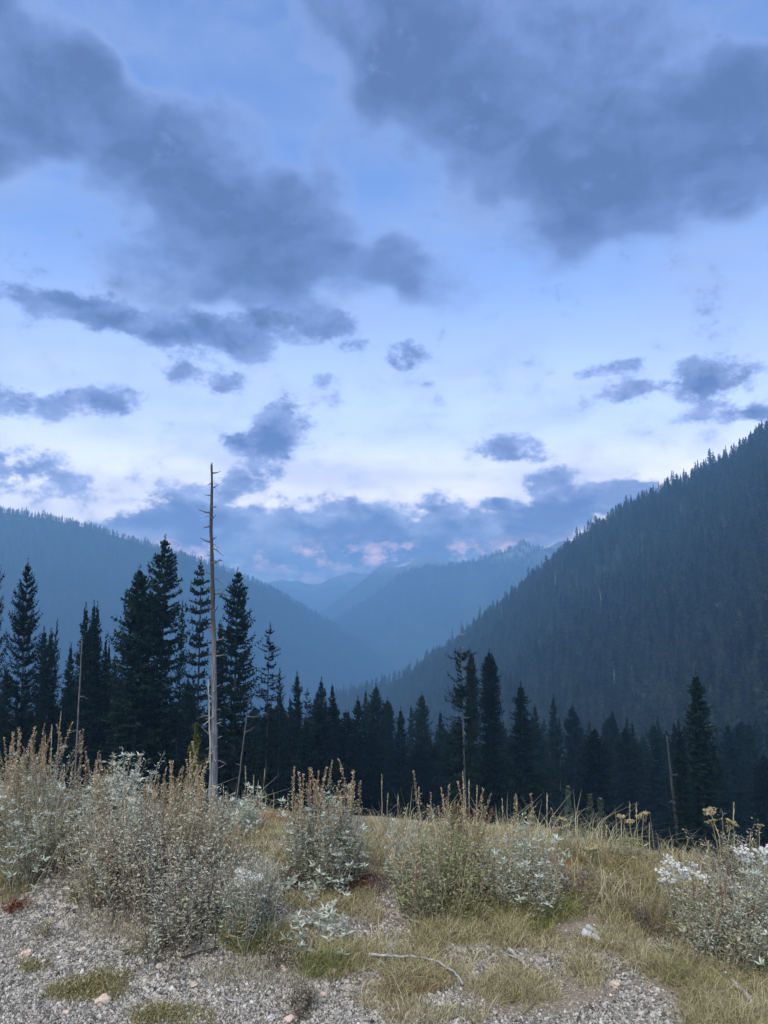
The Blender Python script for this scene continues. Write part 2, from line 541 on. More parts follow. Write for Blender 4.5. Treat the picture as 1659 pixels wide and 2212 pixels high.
class Range:
    """A mountain side: its skyline as drawn in the photograph at its own distances, a foot nearer by, and a back."""
    def __init__(s, prof, dist, foot, zfoot, drop=0, gully=(60, 10), seed=0, power=1.0, back=0.9, crag=.06):
        p = np.array(prof, float)
        s.px, s.py = p[:, 0], p[:, 1] + drop
        s.crag = crag
        s.dist, s.foot, s.zfoot, s.gully, s.seed, s.power, s.back = np.array(dist, float), np.array(foot, float), zfoot, gully, seed, power, back

    def point(s, xv, t):
        xv = np.asarray(xv, float); t = np.asarray(t, float)
        yv = np.interp(xv, s.px, s.py)
        Yr = np.interp(xv, s.dist[:, 0], s.dist[:, 1])
        Yf = np.interp(xv, s.foot[:, 0], s.foot[:, 1])
        a, b = ray(xv, yv)
        a0, _ = ray(xv, CY + 0 * xv)
        zr = EYE + b * Yr
        zf = np.interp(xv, *np.array(s.zfoot, float).T) if not np.isscalar(s.zfoot) else s.zfoot
        tb = np.maximum(t - 1, 0); tf = np.minimum(t, 1)
        Yp = Yf + (Yr - Yf) * tf + tb * s.back * np.abs(Yr)
        Xp = a * Yr / Yr * Yp
        w = np.clip(tf, 0, 1) ** s.power
        z = zf + (zr - zf) * w - tb * s.back * np.abs(Yr) * 0.55
        g, amp = s.gully
        env = np.clip((1 - np.abs(t - 0.97) * 0 - tf) * 6, s.crag, 1)
        z = z + amp * env * (fbm(Xp / g, Yp / g, 4, s.seed) - 0.6 * np.abs(fbm(Xp / g * .8 + 5, Yp / (3 * g), 3, s.seed + 9)))
        return np.stack([Xp, Yp, z], -1)

    def mesh(s, name, mat, nx=260, nt=110):
        xs = np.linspace(s.px[0], s.px[-1], nx)
        ts = np.concatenate([np.linspace(0, 1, nt), np.linspace(1.02, 1.35, 14)])
        Xg, Tg = np.meshgrid(xs, ts)
        V = s.point(Xg, Tg).reshape(-1, 3)
        ny, nxx = Xg.shape
        i = np.arange(ny * nxx).reshape(ny, nxx)
        Fq = np.stack([i[:-1, :-1], i[:-1, 1:], i[1:, 1:], i[1:, :-1]], -1).reshape(-1, 4)
        return link(name, mesh_np(name, V, Fq, mat, smooth=True))


right_r = Range([(480, 1640), (560, 1590), (640, 1535), (730, 1492), (800, 1472), (880, 1442), (960, 1392), (1050, 1322), (1150, 1242), (1240, 1164),
                 (1330, 1104), (1420, 1054), (1500, 1022), (1600, 966), (1659, 918), (1750, 868), (1900, 812), (2200, 760), (2700, 735)],
                [(480, 1050), (730, 950), (1000, 800), (1240, 700), (1659, 570), (2700, 380)],
                [(480, 780), (730, 640), (900, 400), (1100, 260), (1659, 150), (2700, 90)], [(480, -205), (730, -165), (900, -112), (1100, -76), (1659, -46), (2700, -30)], drop=17, gully=(70, 12), seed=21, power=1.05)
left_r = Range([(-1400, 1130), (-900, 1090), (-500, 1072), (-200, 1078), (0, 1098), (100, 1112), (200, 1135), (300, 1165), (400, 1196), (500, 1229), (600, 1273),
                (700, 1331), (780, 1381), (850, 1430), (950, 1500), (1100, 1600)],
               [(-1400, 750), (-200, 1150), (400, 1400), (600, 1700), (850, 2150), (1100, 2300)],
               [(-1400, 450), (0, 900), (500, 1400), (850, 2050), (1100, 2150)], -250.0, drop=8, gully=(220, 30), seed=31, power=1.0, back=.5)
far1 = Range([(640, 1420), (720, 1345), (760, 1318), (800, 1293), (830, 1272), (858, 1247), (880, 1235), (908, 1226), (943, 1224), (990, 1219), (1014, 1215), (1043, 1208),
              (1071, 1196), (1092, 1191), (1110, 1187), (1121, 1178), (1132, 1172), (1142, 1178), (1157, 1184), (1172, 1187), (1200, 1192), (1300, 1195), (1500, 1200), (1900, 1210)],
             [(640, 2250), (850, 2250), (1132, 2080), (1900, 1900)], [(640, 2150), (850, 2100), (1132, 1800), (1900, 1500)], -262.0, gully=(260, 46), seed=41, back=.3)
far2 = Range([(560, 1420), (640, 1345), (709, 1309), (731, 1291), (759, 1272), (784, 1254), (809, 1233), (823, 1224), (837, 1223), (858, 1224), (872, 1222), (890, 1213),
              (904, 1203), (918, 1201), (936, 1203), (961, 1210), (997, 1216), (1060, 1225), (1200, 1240), (1500, 1260)],
             [(560, 2750), (918, 2750), (1500, 2750)], [(560, 2300), (1500, 2300)], -262.0, gully=(240, 50), seed=51, crag=.22, back=.25)
far3 = Range([(300, 1320), (480, 1282), (560, 1262), (582, 1255), (611, 1251), (628, 1256), (642, 1254), (660, 1260), (674, 1263), (695, 1258), (713, 1247), (734, 1240),
              (759, 1233), (780, 1237), (802, 1237), (850, 1240), (950, 1262), (1100, 1290)],
             [(300, 3700), (759, 3700), (1100, 3700)], [(300, 3100), (1100, 3100)], -262.0, gully=(200, 60), seed=61, crag=.22, back=.2)
far4 = Range([(1000, 1260), (1120, 1205), (1172, 1187), (1190, 1178), (1206, 1168), (1224, 1166), (1240, 1166), (1280, 1170), (1330, 1175), (1500, 1180), (1900, 1190)],
             [(1000, 2120), (1900, 2000)], [(1000, 1900), (1900, 1800)], -262.0, gully=(220, 60), seed=71, back=.2)

slope_mat = m_forest_slope()
tag(right_r.mesh('mountain', slope_mat, 420, 170), 'near forested mountainside rising to the upper right edge', kind='structure')
tag(left_r.mesh('mountain', slope_mat, 380, 150), 'long hazy blue forested mountainside behind the tall conifers and bare snag', kind='structure')
tag(far1.mesh('mountain', m_far((60, 240)), 420, 140), 'broad hazy mountain with a small pointed summit behind the near ridge', kind='structure')
tag(far2.mesh('mountain', m_far((60, 220)), 380, 140), 'hazy mountain with a flat rounded summit at the head of the valley', kind='structure')
tag(far3.mesh('mountain', m_far((20, 160)), 380, 140), 'farthest pale mountain ridge with scree patches at the valley head', kind='structure')
tag(far4.mesh('mountain', m_far((60, 240)), 260, 120), 'faint far slope rising behind the small pointed summit', kind='structure')


def build_haze():
    x0, x1, y0, y1, z0, z1 = -5200, 5200, -900, 4900, -430, 174
    V = [(x, y, z) for z in (z0, z1) for y in (y0, y1) for x in (x0, x1)]
    Fq = [(0, 2, 3, 1), (4, 5, 7, 6), (0, 1, 5, 4), (2, 6, 7, 3), (0, 4, 6, 2), (1, 3, 7, 5)]
    m = bpy.data.materials.new('haze')
    m.use_nodes = True
    t = m.node_tree
    t.nodes.clear()
    o = t.nodes.new('ShaderNodeOutputMaterial')
    v = t.nodes.new('ShaderNodeVolumePrincipled')
    v.inputs['Density'].default_value = HAZE_DENSITY
    v.inputs['Color'].default_value = (*HAZE_COLOR, 1)
    v.inputs['Anisotropy'].default_value = HAZE_ANISO
    t.links.new(v.outputs[0], o.inputs['Volume'])
    ob = link('haze', mesh_np('haze', V, Fq, m))
    tag(ob, 'blue evening haze filling the valley', 'haze', kind='stuff')


build_haze()

# ------------------------------------------------------------------ conifers
def m_needles(name, c0, c1, var=0.25):
    return ramp_mat(name, [c0, c1], 0.85, 0.03, objrand=var)


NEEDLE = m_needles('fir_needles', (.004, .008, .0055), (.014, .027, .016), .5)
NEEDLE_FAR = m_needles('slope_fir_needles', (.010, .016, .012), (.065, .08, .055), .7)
NEEDLE_PALE = m_needles('young_fir_needles', (.045, .065, .05), (.11, .135, .10))
NEEDLE_LIME = m_needles('larch_needles', (.07, .085, .025), (.17, .19, .06))


def m_wood(name, a, b_, bark=None, zsplit=None):
    m, N, b = material(name, 0.9, 0.15)
    tc = N.n('ShaderNodeTexCoord').outputs['Object']
    st = N.vmath('MULTIPLY', tc, (14, 14, 1.1))
    f = N.noise(st, 1.6, 6, .65)
    c = N.mix(N.rng(f, .32, .68), a, b_)
    if bark:
        z = N.xyz(tc)[2]
        k = N.rng(N.math('ADD', z, N.math('MULTIPLY', N.noise(N.vmath('MULTIPLY', tc, (5, 5, .8)), 1.0, 4, .6), 5.0)), zsplit, zsplit + 3.0)
        c = N.mix(k, c, N.mix(f, bark[0], bark[1]))
    N.put(b.inputs['Base Color'], c)
    bp = N.n('ShaderNodeBump'); bp.inputs['Strength'].default_value = .7; bp.inputs['Distance'].default_value = .02
    N.put(bp.inputs['Height'], f); N.put(b.inputs['Normal'], bp.outputs[0])
    return m


BARK = m_wood('dark_bark', (.035, .03, .027), (.10, .09, .08))
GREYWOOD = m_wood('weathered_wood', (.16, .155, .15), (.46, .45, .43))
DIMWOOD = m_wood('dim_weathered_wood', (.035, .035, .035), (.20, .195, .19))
SHADEWOOD = m_wood('shaded_grey_wood', (.02, .02, .02), (.075, .075, .075))  # weathered grey with the shade of the dark stand put into its colour
SNAGWOOD = m_wood('snag_wood', (.06, .06, .06), (.30, .30, .30), ((.025, .022, .02), (.085, .074, .066)), 8.0)


def tube(path, radii, sides=8, cap=True):
    """Tapered tube along a path: verts and quads."""
    path = np.asarray(path, float); radii = np.asarray(radii, float)
    t = np.gradient(path, axis=0); t /= np.linalg.norm(t, axis=1, keepdims=True) + 1e-9
    ref = np.array([0, 1, 0]) if abs(t[0][1]) < 0.8 else np.array([1, 0, 0])
    u = np.cross(t, ref); u /= np.linalg.norm(u, axis=1, keepdims=True) + 1e-9
    w = np.cross(t, u)
    a = np.linspace(0, 2 * pi, sides, endpoint=False)
    V = path[:, None] + radii[:, None, None] * (np.cos(a)[None, :, None] * u[:, None] + np.sin(a)[None, :, None] * w[:, None])
    n = len(path)
    i = np.arange(n * sides).reshape(n, sides)
    j = np.roll(i, -1, axis=1)
    Fq = np.stack([i[:-1], j[:-1], j[1:], i[1:]], -1).reshape(-1, 4)
    V = V.reshape(-1, 3)
    if cap:
        k = len(V)
        V = np.vstack([V, path[-1]])
        top = i[-1]
        Fq = np.vstack([Fq, np.stack([top, np.roll(top, -1), np.full(sides, k), np.full(sides, k)], -1)])
        Fq = Fq[:-sides] if False else Fq
    return V, Fq


class Acc:
    def __init__(s):
        s.V, s.F, s.T, s.n = [], [], [], 0

    def add(s, V, Fq, tint=0.5):
        V = np.asarray(V, float).reshape(-1, 3)
        s.V.append(V); s.F.append(np.asarray(Fq) + s.n)
        s.T.append(np.broadcast_to(np.asarray(tint, float), (len(V),)))
        s.n += len(V)

    def leaves(s, P, D, Wd, L, W, tint, fold=0.0):
        """Diamond leaves: base P, unit direction D, unit width direction Wd."""
        P = P.reshape(-1, 3); D = D.reshape(-1, 3); Wd = Wd.reshape(-1, 3)
        L = np.broadcast_to(L, (len(P),))[:, None]; W = np.broadcast_to(W, (len(P),))[:, None]
        nrm = np.cross(D, Wd)
        mid = P + D * L * .45 + nrm * L * fold
        V = np.stack([P, mid + Wd * W / 2, P + D * L - nrm * L * fold * .6, mid - Wd * W / 2], 1)
        n = len(P)
        s.add(V.reshape(-1, 3), np.arange(n * 4).reshape(n, 4), np.repeat(np.broadcast_to(tint, (n,)), 4))

    def mesh(s, name, mat, smooth=False):
        return mesh_np(name, np.concatenate(s.V), np.concatenate(s.F), mat, np.concatenate(s.T), smooth)


def unit(v):
    return v / (np.linalg.norm(v, axis=-1, keepdims=True) + 1e-9)


def conifer(seed, H=15.0, R=1.3, a=0.75, gap=.26, nb=6, droop=.35, up=.35, ntw=8, tl=.34, tw=.10, low=.06, irr=.25,
            keep=1.0, top_bare=0.0, clump=None, mat=None, hang=.5, jit=.3):
    """Trunk mesh and crown mesh of one conifer standing at the origin."""
    r = np.random.RandomState(seed)
    zs = []
    z = H * low
    while z < H * 0.985:
        zs.append(z)
        u = z / H
        z += gap * (.95 - 0.40 * u) * (0.7 + .6 * r.rand())
    zs = np.array(zs)
    zb = np.repeat(zs, nb) + r.normal(0, gap * jit, len(zs) * nb)
    th = r.rand(len(zb)) * 2 * pi
    uu = np.clip((zb / H - low) / (1 - low), 0, 1)
    w_ = 1 - uu
    rad = R * (1 - np.exp(-w_ / a)) * (.62 + .38 * w_) * (0.6 + .4 * np.minimum(1, (uu + .12) / .2)) / .8
    rad = rad * np.clip(1 + r.normal(0, irr, len(zb)), .35, 1.6)
    # every level has its own strength, so the outline is stepped
    lev = np.repeat(np.clip(1 + r.normal(0, irr * .7, len(zs)), .5, 1.5), nb)
    rad = np.maximum(rad * lev, .10)
    ok = r.rand(len(zb)) < keep
    if top_bare:
        ok &= zb < H * (1 - top_bare)
    if clump:
        k = np.zeros(len(zb), bool)
        for (z0, z1, th0, sp, dens) in clump:
            dth = np.abs((th - th0 + pi) % (2 * pi) - pi)
            k |= (zb / H > z0) & (zb / H < z1) & (dth < sp) & (r.rand(len(zb)) < dens)
        ok &= k
    zb, th, rad, uu = zb[ok], th[ok], rad[ok], uu[ok]
    B = len(zb)
    s = np.linspace(.12, 1, ntw)[None, :]
    dr = (droop * (1.0 - .9 * uu) + r.normal(0, .07, B) - .25 * uu)[:, None]
    upv = (up * (.6 + .6 * r.rand(B)))[:, None]
    fw = np.stack([np.cos(th), np.sin(th), 0 * th], -1)[:, None, :]
    sd_ = np.stack([-np.sin(th), np.cos(th), 0 * th], -1)[:, None, :]
    P = fw * (rad[:, None] * s)[..., None]
    P = P + np.array([0, 0, 1.0]) * (zb[:, None] + rad[:, None] * (-dr * s + upv * s ** 2.2))[..., None]
    acc = Acc()
    tint = np.repeat(np.clip(r.normal(.45, .25, B), 0, 1)[:, None], ntw, 1)
    shr = np.clip(rad / (R * .6), .35, 1.0)[:, None]
    for sg in (-1, 1):
        D = unit(fw * .75 + sd_ * sg * (.75 + .3 * r.rand(B, ntw, 1)) + np.array([0, 0, -1.0]) * (.15 + .35 * r.rand(B, ntw, 1)))
        Wd = unit(np.cross(D, unit(r.normal(0, .45, (B, ntw, 3)) + np.array([0, 0, 1.0]))))
        acc.leaves(P, D, Wd, (tl * (1.2 - .65 * s) * shr * (.7 + .6 * r.rand(B, ntw))).ravel(), (tw * (.8 + .5 * r.rand(B, ntw))).ravel(), tint.ravel(), .04)
    D = unit(fw * .5 + np.array([0, 0, -1.0]) * hang * 1.5 + r.normal(0, .3, (B, ntw, 3)))
    Wd = unit(np.cross(D, fw + r.normal(0, .5, (B, ntw, 3))))
    acc.leaves(P, D, Wd, (tl * .75 * shr * (.6 + .7 * r.rand(B, ntw))).ravel(), (tw * (.8 + .5 * r.rand(B, ntw))).ravel(), (tint * .7).ravel(), .03)
    # the limb itself as a tapering strip and a pointed tip
    A = np.concatenate([P[:, :1] * 0, P[:, :]], 1)
    A[:, 0, 2] = zb
    half = (.035 * np.linspace(1, .3, ntw + 1))[None, :, None]
    L1 = A + sd_ * half; L2 = A - sd_ * half
    V = np.stack([L1, L2], 2).reshape(-1, 3)
    i = np.arange(B * (ntw + 1) * 2).reshape(B, ntw + 1, 2)
    Fq = np.stack([i[:, :-1, 0], i[:, :-1, 1], i[:, 1:, 1], i[:, 1:, 0]], -1).reshape(-1, 4)
    acc.add(V, Fq, .15)
    D = unit(P[:, -1] - P[:, -2] + np.array([0, 0, .15])); Wd = unit(np.cross(D, np.array([0, 0, 1.0])))
    acc.leaves(P[:, -1], D, Wd, tl * .7 * shr.ravel(), tw * 1.2, tint[:, 0], 0)
    # leader
    if not top_bare:
        n = 34
        zz = H * (1.012 - .06 * r.rand(n)); t2 = r.rand(n) * 2 * pi
        D = unit(np.stack([np.cos(t2), np.sin(t2), .9 + 0 * t2], -1))
        acc.leaves(np.stack([0 * zz, 0 * zz, zz], -1), D, unit(np.cross(D, [0, 0, 1.0])), .13 + 2.0 * (1.012 - zz / H), .05, .4, 0)
    crown = acc.mesh('crown', mat or NEEDLE)
    n = 14
    tz = np.linspace(-.6, H * 1.012, n)
    wob = np.cumsum(r.normal(0, .012, (n, 2)), 0)
    Vt, Ft = tube(np.column_stack([wob, tz]), np.linspace(.17, .012, n) * (H / 15) ** .5, 7)
    trunk = mesh_np('trunk', Vt, Ft, BARK, smooth=True)
    return trunk, crown


KINDS = {}
def kind(name, **kw):
    KINDS[name] = (*conifer(**kw), kw.get('H', 15.0), kw.get('R', 1.3))


kind('broad', seed=1, R=1.75, a=.20, gap=.52, nb=10, droop=.22, up=.42, ntw=12, tl=.30, tw=.09, irr=.12, hang=.22, jit=.10)
kind('full', seed=2, R=1.6, a=.16, gap=.36, nb=12, droop=.42, up=.28, ntw=10, tl=.36, tw=.11, irr=.20, hang=.4, jit=.22)
kind('tall', seed=3, R=1.45, a=.14, gap=.50, nb=11, droop=.36, up=.30, ntw=10, tl=.34, tw=.11, irr=.18, hang=.35, jit=.13)
kind('layered', seed=4, R=1.0, a=.10, gap=.72, nb=9, droop=.10, up=.05, ntw=8, tl=.30, tw=.12, irr=.16, hang=.15, jit=.05)
kind('spire', seed=5, R=1.0, a=.20, gap=.34, nb=10, droop=.5, up=.3, ntw=8, tl=.30, tw=.10, irr=.22, hang=.35, jit=.2)
kind('spire_b', seed=6, R=1.1, a=.30, gap=.38, nb=10, droop=.42, up=.28, ntw=8, tl=.31, tw=.10, irr=.26, hang=.35, jit=.2)
kind('narrow', seed=7, R=.75, a=.22, gap=.28, nb=9, droop=.55, up=.25, ntw=6, tl=.28, tw=.09, irr=.25, hang=.4, jit=.3)
kind('column', seed=8, R=.95, a=.08, gap=.24, nb=11, droop=.75, up=.2, ntw=7, tl=.30, tw=.11, irr=.12)
kind('open', seed=9, R=1.15, a=.10, gap=.60, nb=6, droop=.6, up=.15, ntw=10, tl=.30, tw=.09, irr=.35, keep=.8, hang=.7, jit=.25)
kind('ragged', seed=10, R=1.3, a=.2, gap=.42, nb=6, droop=.55, up=.25, ntw=8, tl=.33, tw=.10, irr=.38, keep=.85, hang=.6)
kind('half_dead', seed=11, R=1.35, a=.12, gap=.30, nb=8, droop=.35, up=.2, ntw=9, tl=.38, tw=.11, irr=.35, top_bare=.12, hang=.8,
     clump=[(.16, .5, pi, 1.2, .8), (.05, .62, .2, .8, .6), (.5, .7, pi, 1.0, .8), (.62, .88, 0, 3.2, .3), (.66, .70, pi, .7, 1)])
kind('young', seed=12, H=3.0, R=.55, a=.6, gap=.16, nb=7, droop=.2, up=.4, ntw=6, tl=.16, tw=.045, low=.03, irr=.2, mat=NEEDLE_PALE, hang=.3)
kind('larch', seed=13, H=3.0, R=.55, a=.4, gap=.15, nb=6, droop=.1, up=.35, ntw=7, tl=.15, tw=.035, low=.05, irr=.3, mat=NEEDLE_LIME, hang=.5)


def tree(name, style, xv, yv, dist, hw, label, group=None, lean=0.0, cat='tree', parts=True):
    """A tree whose tip stands at (xv, yv) of the photograph, dist metres off; hw is its half width there."""
    tip = at(xv, yv, dist)
    z0 = float(gz(tip[0], tip[1]))
    H = max(tip[2] - z0, 1.0)
    trunk, crown, H0, R0 = KINDS[style]
    R = hw * 1.15 / F * dist
    e = bpy.data.objects.new(name, None)
    COL.objects.link(e)
    e.empty_display_size = .2
    lx = lean * H
    e.location = (tip[0] - lx, tip[1], z0)
    e.rotation_euler = (0, math.atan(lean), random.random() * 6.28 if style != 'half_dead' else 0)
    if style != 'half_dead':
        e.rotation_euler = (Matrix.Rotation(math.atan(lean), 3, 'Y') @ Matrix.Rotation(random.random() * 6.28, 3, 'Z')).to_euler()
    e.scale = (R / R0, R / R0, H / H0)
    link('trunk', trunk, e); link('crown', crown, e)
    tag(e, label, cat, group)
    return e


HERO = [
    # style, x, y of tip, distance, half width, lean, label
    ('broad', -10, 1178, 40, 30, 0, 'dark conifer cut off by the left edge of the picture'),
    ('broad', 61, 1213, 46, 41, .0, 'broad conifer with upswept separate boughs near the left edge'),
    ('spire', 96, 1357, 62, 22, 0, 'greenish conifer half hidden behind the broad conifer near the left edge'),
    ('narrow', 111, 1362, 55, 22, 0, 'thin conifer just right of the broad upswept one, with a bent neighbour'),
    ('ragged', 124, 1343, 57, 13, .02, 'thin spindly conifer with a leaning wispy top'),
    ('narrow', 153, 1393, 60, 17, 0, 'short wispy conifer left of the pale thin dead trunk'),
    ('narrow', 186, 1308, 50, 21, 0, 'narrow spire conifer behind the pale thin dead trunk'),
    ('narrow', 203, 1303, 52, 19, 0, 'narrow conifer, left tip of the close twin spires'),
    ('narrow', 211, 1306, 52.6, 17, 0, 'narrow conifer, right tip of the close twin spires'),
    ('narrow', 229, 1377, 54, 13, 0, 'small narrow conifer standing alone between twin spires and the massive pair'),
    ('narrow', 236, 1392, 56, 12, 0, 'stubby conifer touching the small narrow one on its right'),
    ('spire_b', 248, 1417, 70, 16, 0, 'hazy conifer low in the gap before the massive pair'),
    ('full', 303, 1228, 44, 52, 0, 'massive dense conifer, left and lower of the big pair'),
    ('tall', 357, 1163, 46, 46, 0, 'tallest conifer, right one of the big pair'),
    ('ragged', 395, 1303, 50, 15, .01, 'thin spindly conifer with curled boughs right of the tallest conifer'),
    ('layered', 434, 1210, 47, 25, 0, 'conifer with flat separate tiers just left of the bare snag'),
    ('spire_b', 476, 1345, 55, 26, 0, 'conifer partly hidden right behind the bare snag'),
    ('tall', 514, 1233, 48, 38, 0, 'slim tall conifer right of the bare snag'),
    ('open', 584, 1350, 52, 23, .01, 'open drooping conifer with gappy boughs right of the slim tall one'),
    ('ragged', 605, 1447, 60, 15, 0, 'small ragged conifer at the side of the open drooping one'),
    ('spire', 642, 1453, 66, 17, 0, 'slender conifer, taller one of the small trio by the valley mouth'),
    ('narrow', 627, 1505, 68, 12, 0, 'short slender conifer left of the trio by the valley mouth'),
    ('open', 664, 1488, 64, 14, 0, 'small conifer with drooping tips, right one of the trio'),
    ('spire', 694, 1465, 70, 18, 0, 'conifer with thin pointed tip under the hazy valley mouth'),
    ('spire_b', 718, 1481, 68, 20, 0, 'conifer right beside the thin pointed one under the valley mouth'),
    ('spire', 773, 1506, 74, 19, 0, 'dark conifer, leftmost of the three close together mid picture'),
    ('spire_b', 790, 1495, 76, 18, 0, 'dark conifer, middle one of three close together mid picture'),
    ('full', 812, 1481, 78, 25, 0, 'wider dark conifer, right one of three close together mid picture'),
    ('column', 837, 1511, 96, 17, 0, 'paler rounded conifer behind the wider dark one mid picture'),
    ('spire', 866, 1529, 80, 16, 0, 'dark narrow conifer left of the hazy one, mid picture'),
    ('spire_b', 888, 1527, 105, 17, 0, 'hazy pale conifer between two darker ones, mid picture'),
    ('full', 911, 1499, 88, 23, 0, 'grey-green full conifer left of the half-dead tree'),
    ('spire_b', 951, 1540, 94, 20, 0, 'short hazy conifer just left of the half-dead tree'),
    ('column', 1018, 1408, 62, 13, 0, 'thin columnar conifer touching the half-dead tree on its right'),
    ('column', 1057, 1407, 66, 21, 0, 'tall columnar conifer with a rounded tip'),
    ('spire', 1125, 1476, 62, 26, 0, 'black spired conifer right of the tall columnar one'),
    ('spire_b', 1156, 1525, 95, 20, 0, 'hazy conifer behind the black spired one'),
    ('narrow', 1195, 1502, 100, 15, 0, 'slim hazy conifer standing over its neighbours right of centre'),
    ('full', 1236, 1523, 105, 22, 0, 'hazy full conifer, second right of the slim hazy one'),
    ('full', 1284, 1573, 70, 30, 0, 'wide black conifer above the pale young pair'),
    ('spire_b', 1323, 1538, 110, 20, 0, 'hazy conifer behind and right of the wide black one'),
    ('full', 1350, 1572, 84, 24, 0, 'dark conifer right of the wide black one'),
    ('spire', 1411, 1562, 90, 26, 0, 'dark conifer left of the leaning grey dead trunk'),
    ('narrow', 1468, 1574, 46, 15, 0, 'black narrow conifer right of the leaning grey dead trunk'),
    ('spire', 1503, 1453, 48, 30, -.01, 'big black conifer standing over the right side'),
    ('spire_b', 1560, 1600, 95, 22, 0, 'hazy conifer right of the big black one'),
    ('spire', 1618, 1559, 100, 20, 0, 'hazy slim conifer near the right edge'),
    ('full', 1650, 1630, 75, 26, 0, 'dark full conifer at the right edge'),
]
for (st, x, y, d_, hw, ln, lab) in HERO:
    tree('conifer_tree', st, x, y, d_, hw, lab, 'dark conifers below the crest', lean=ln)

YOUNG = [('young', 1275, 1722, 30, 26, 'pale young fir, taller one of the small pair above the yarrow'),
         ('young', 1297, 1730, 29, 25, 'pale young fir, right one of the small pair above the yarrow'),
         ('young', 1227, 1705, 32, 22, 'pale young fir left of the small pair'),
         ('larch', 424, 1568, 24, 22, 'yellow-green young conifer left of the bare snag foot')]
for (st, x, y, d_, hw, lab) in YOUNG:
    ds_ = np.linspace(8, 60, 400)
    a_, b_ = ray(x, y)
    hh = EYE + b_ * ds_ - gz(a_ * ds_, ds_)
    d_ = float(ds_[np.argmin(np.abs(hh - (2.3 if st == 'young' else 2.0)))])
    tree('young_conifer', st, x, y, d_, hw, lab, 'young conifers')

# trees that fill the stands between the ones above
STANDS = [((-60, 420), (1440, 1560), (55, 100), 44, 'dark conifer crowded into the wood behind the left hand spires', 'fill of the left stand'),
          ((400, 760), (1500, 1590), (58, 110), 42, 'dark conifer crowded into the wood under the hazy valley mouth', 'fill of the middle stand'),
          ((730, 1150), (1545, 1640), (66, 140), 46, 'dim conifer in the thick wood around the half-dead tree', 'fill of the stand around the half-dead tree'),
          ((1120, 1720), (1545, 1650), (72, 150), 58, 'dim conifer in the thick wood at the foot of the near mountainside', 'fill of the right hand stand')]
rs = np.random.RandomState(5)
for (xr, yr, dr, cnt, lab, grp) in STANDS:
    for k in range(cnt):
        x = xr[0] + (xr[1] - xr[0]) * (k + rs.rand()) / cnt
        d_ = rs.uniform(*dr)
        y = rs.uniform(*yr)
        st = ['spire', 'spire_b', 'full', 'narrow', 'column', 'ragged', 'tall'][rs.randint(7)]
        tree('conifer_tree', st, x, y, d_, rs.uniform(15, 25) * 80 / d_ * .9 + 5, lab, grp, lean=rs.normal(0, .012))


# ------------------------------------------------------------------ dead trees
def stub_mesh(seed, L, r0, curl, sub=0, mat=None):
    r = np.random.RandomState(seed)
    n = 6
    s = np.linspace(0, 1, n)
    p = np.column_stack([L * s, L * .12 * np.cumsum(r.normal(0, .4, n)) * s, L * (curl * s ** 2) + .03 * L * r.normal(0, 1, n) * s])
    V, Fq = tube(p, r0 * (1 - .8 * s), 5)
    a = Acc(); a.add(V, Fq)
    for k in range(sub):
        i = 2 + k % 3
        q = p[i][None] + np.linspace(0, 1, 4)[:, None] * np.array([.25 * L, (.2 if k % 2 else -.2) * L, .12 * L * r.normal()])[None]
        V, Fq = tube(q, r0 * .4 * np.linspace(1, .3, 4), 4); a.add(V, Fq)
    return a.mesh('branch', mat or GREYWOOD, True)


STUBS = [stub_mesh(i, L, r0, c, sb) for i, (L, r0, c, sb) in enumerate([(.16, .024, -.2, 0), (.24, .024, .2, 0), (.4, .024, -.5, 1), (.55, .026, .35, 2), (.75, .028, -.6, 2)])]

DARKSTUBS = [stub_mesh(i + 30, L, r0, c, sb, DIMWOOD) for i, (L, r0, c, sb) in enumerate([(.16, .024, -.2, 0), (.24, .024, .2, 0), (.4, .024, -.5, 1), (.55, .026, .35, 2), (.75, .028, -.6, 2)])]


def snag(name, top, bot, dist, r_top, r_bot, label, mat, stubs, seed, sides=10, spl=True):
    r = np.random.RandomState(seed)
    A = at(*top, dist); Bp = at(*bot, dist)
    z0 = float(gz(Bp[0], dist)) - .3
    k = (z0 - A[2]) / (Bp[2] - A[2])
    base = A + (Bp - A) * k
    e = bpy.data.objects.new(name, None); COL.objects.link(e)
    e.location = base
    n = 30
    s = np.linspace(0, 1, n)
    ax = (A - base)
    L = np.linalg.norm(ax)
    path = s[:, None] * ax[None] + np.column_stack([np.cumsum(r.normal(0, .010, (n, 2)), 0), 0 * s])
    path -= s[:, None] * (path[-1] - ax)[None]
    rad = (r_bot + (r_top - r_bot) * s ** .95) * (1 + .08 * r.normal(0, 1, n)) + r_bot * .5 * np.exp(-s * L / .5)
    V, Fq = tube(path, rad, sides)
    if spl:      # splintered tip
        top_i = np.arange((n - 1) * sides, n * sides)
        V[top_i, 2] += r.uniform(-.05, .18, sides)
    link('trunk', mesh_np('trunk', V, Fq, mat, smooth=True), e)
    for (s0, th, kk, sc) in stubs:
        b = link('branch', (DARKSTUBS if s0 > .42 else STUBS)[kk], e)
        i = s0 * (n - 1); i0 = int(min(i, n - 2))
        p = path[i0] + (path[i0 + 1] - path[i0]) * (i - i0)
        b.location = p
        b.rotation_euler = (r.normal(0, .2), r.normal(-.15, .25), th)
        b.scale = (sc, sc, sc)
    tag(e, label, 'dead tree')
    return e


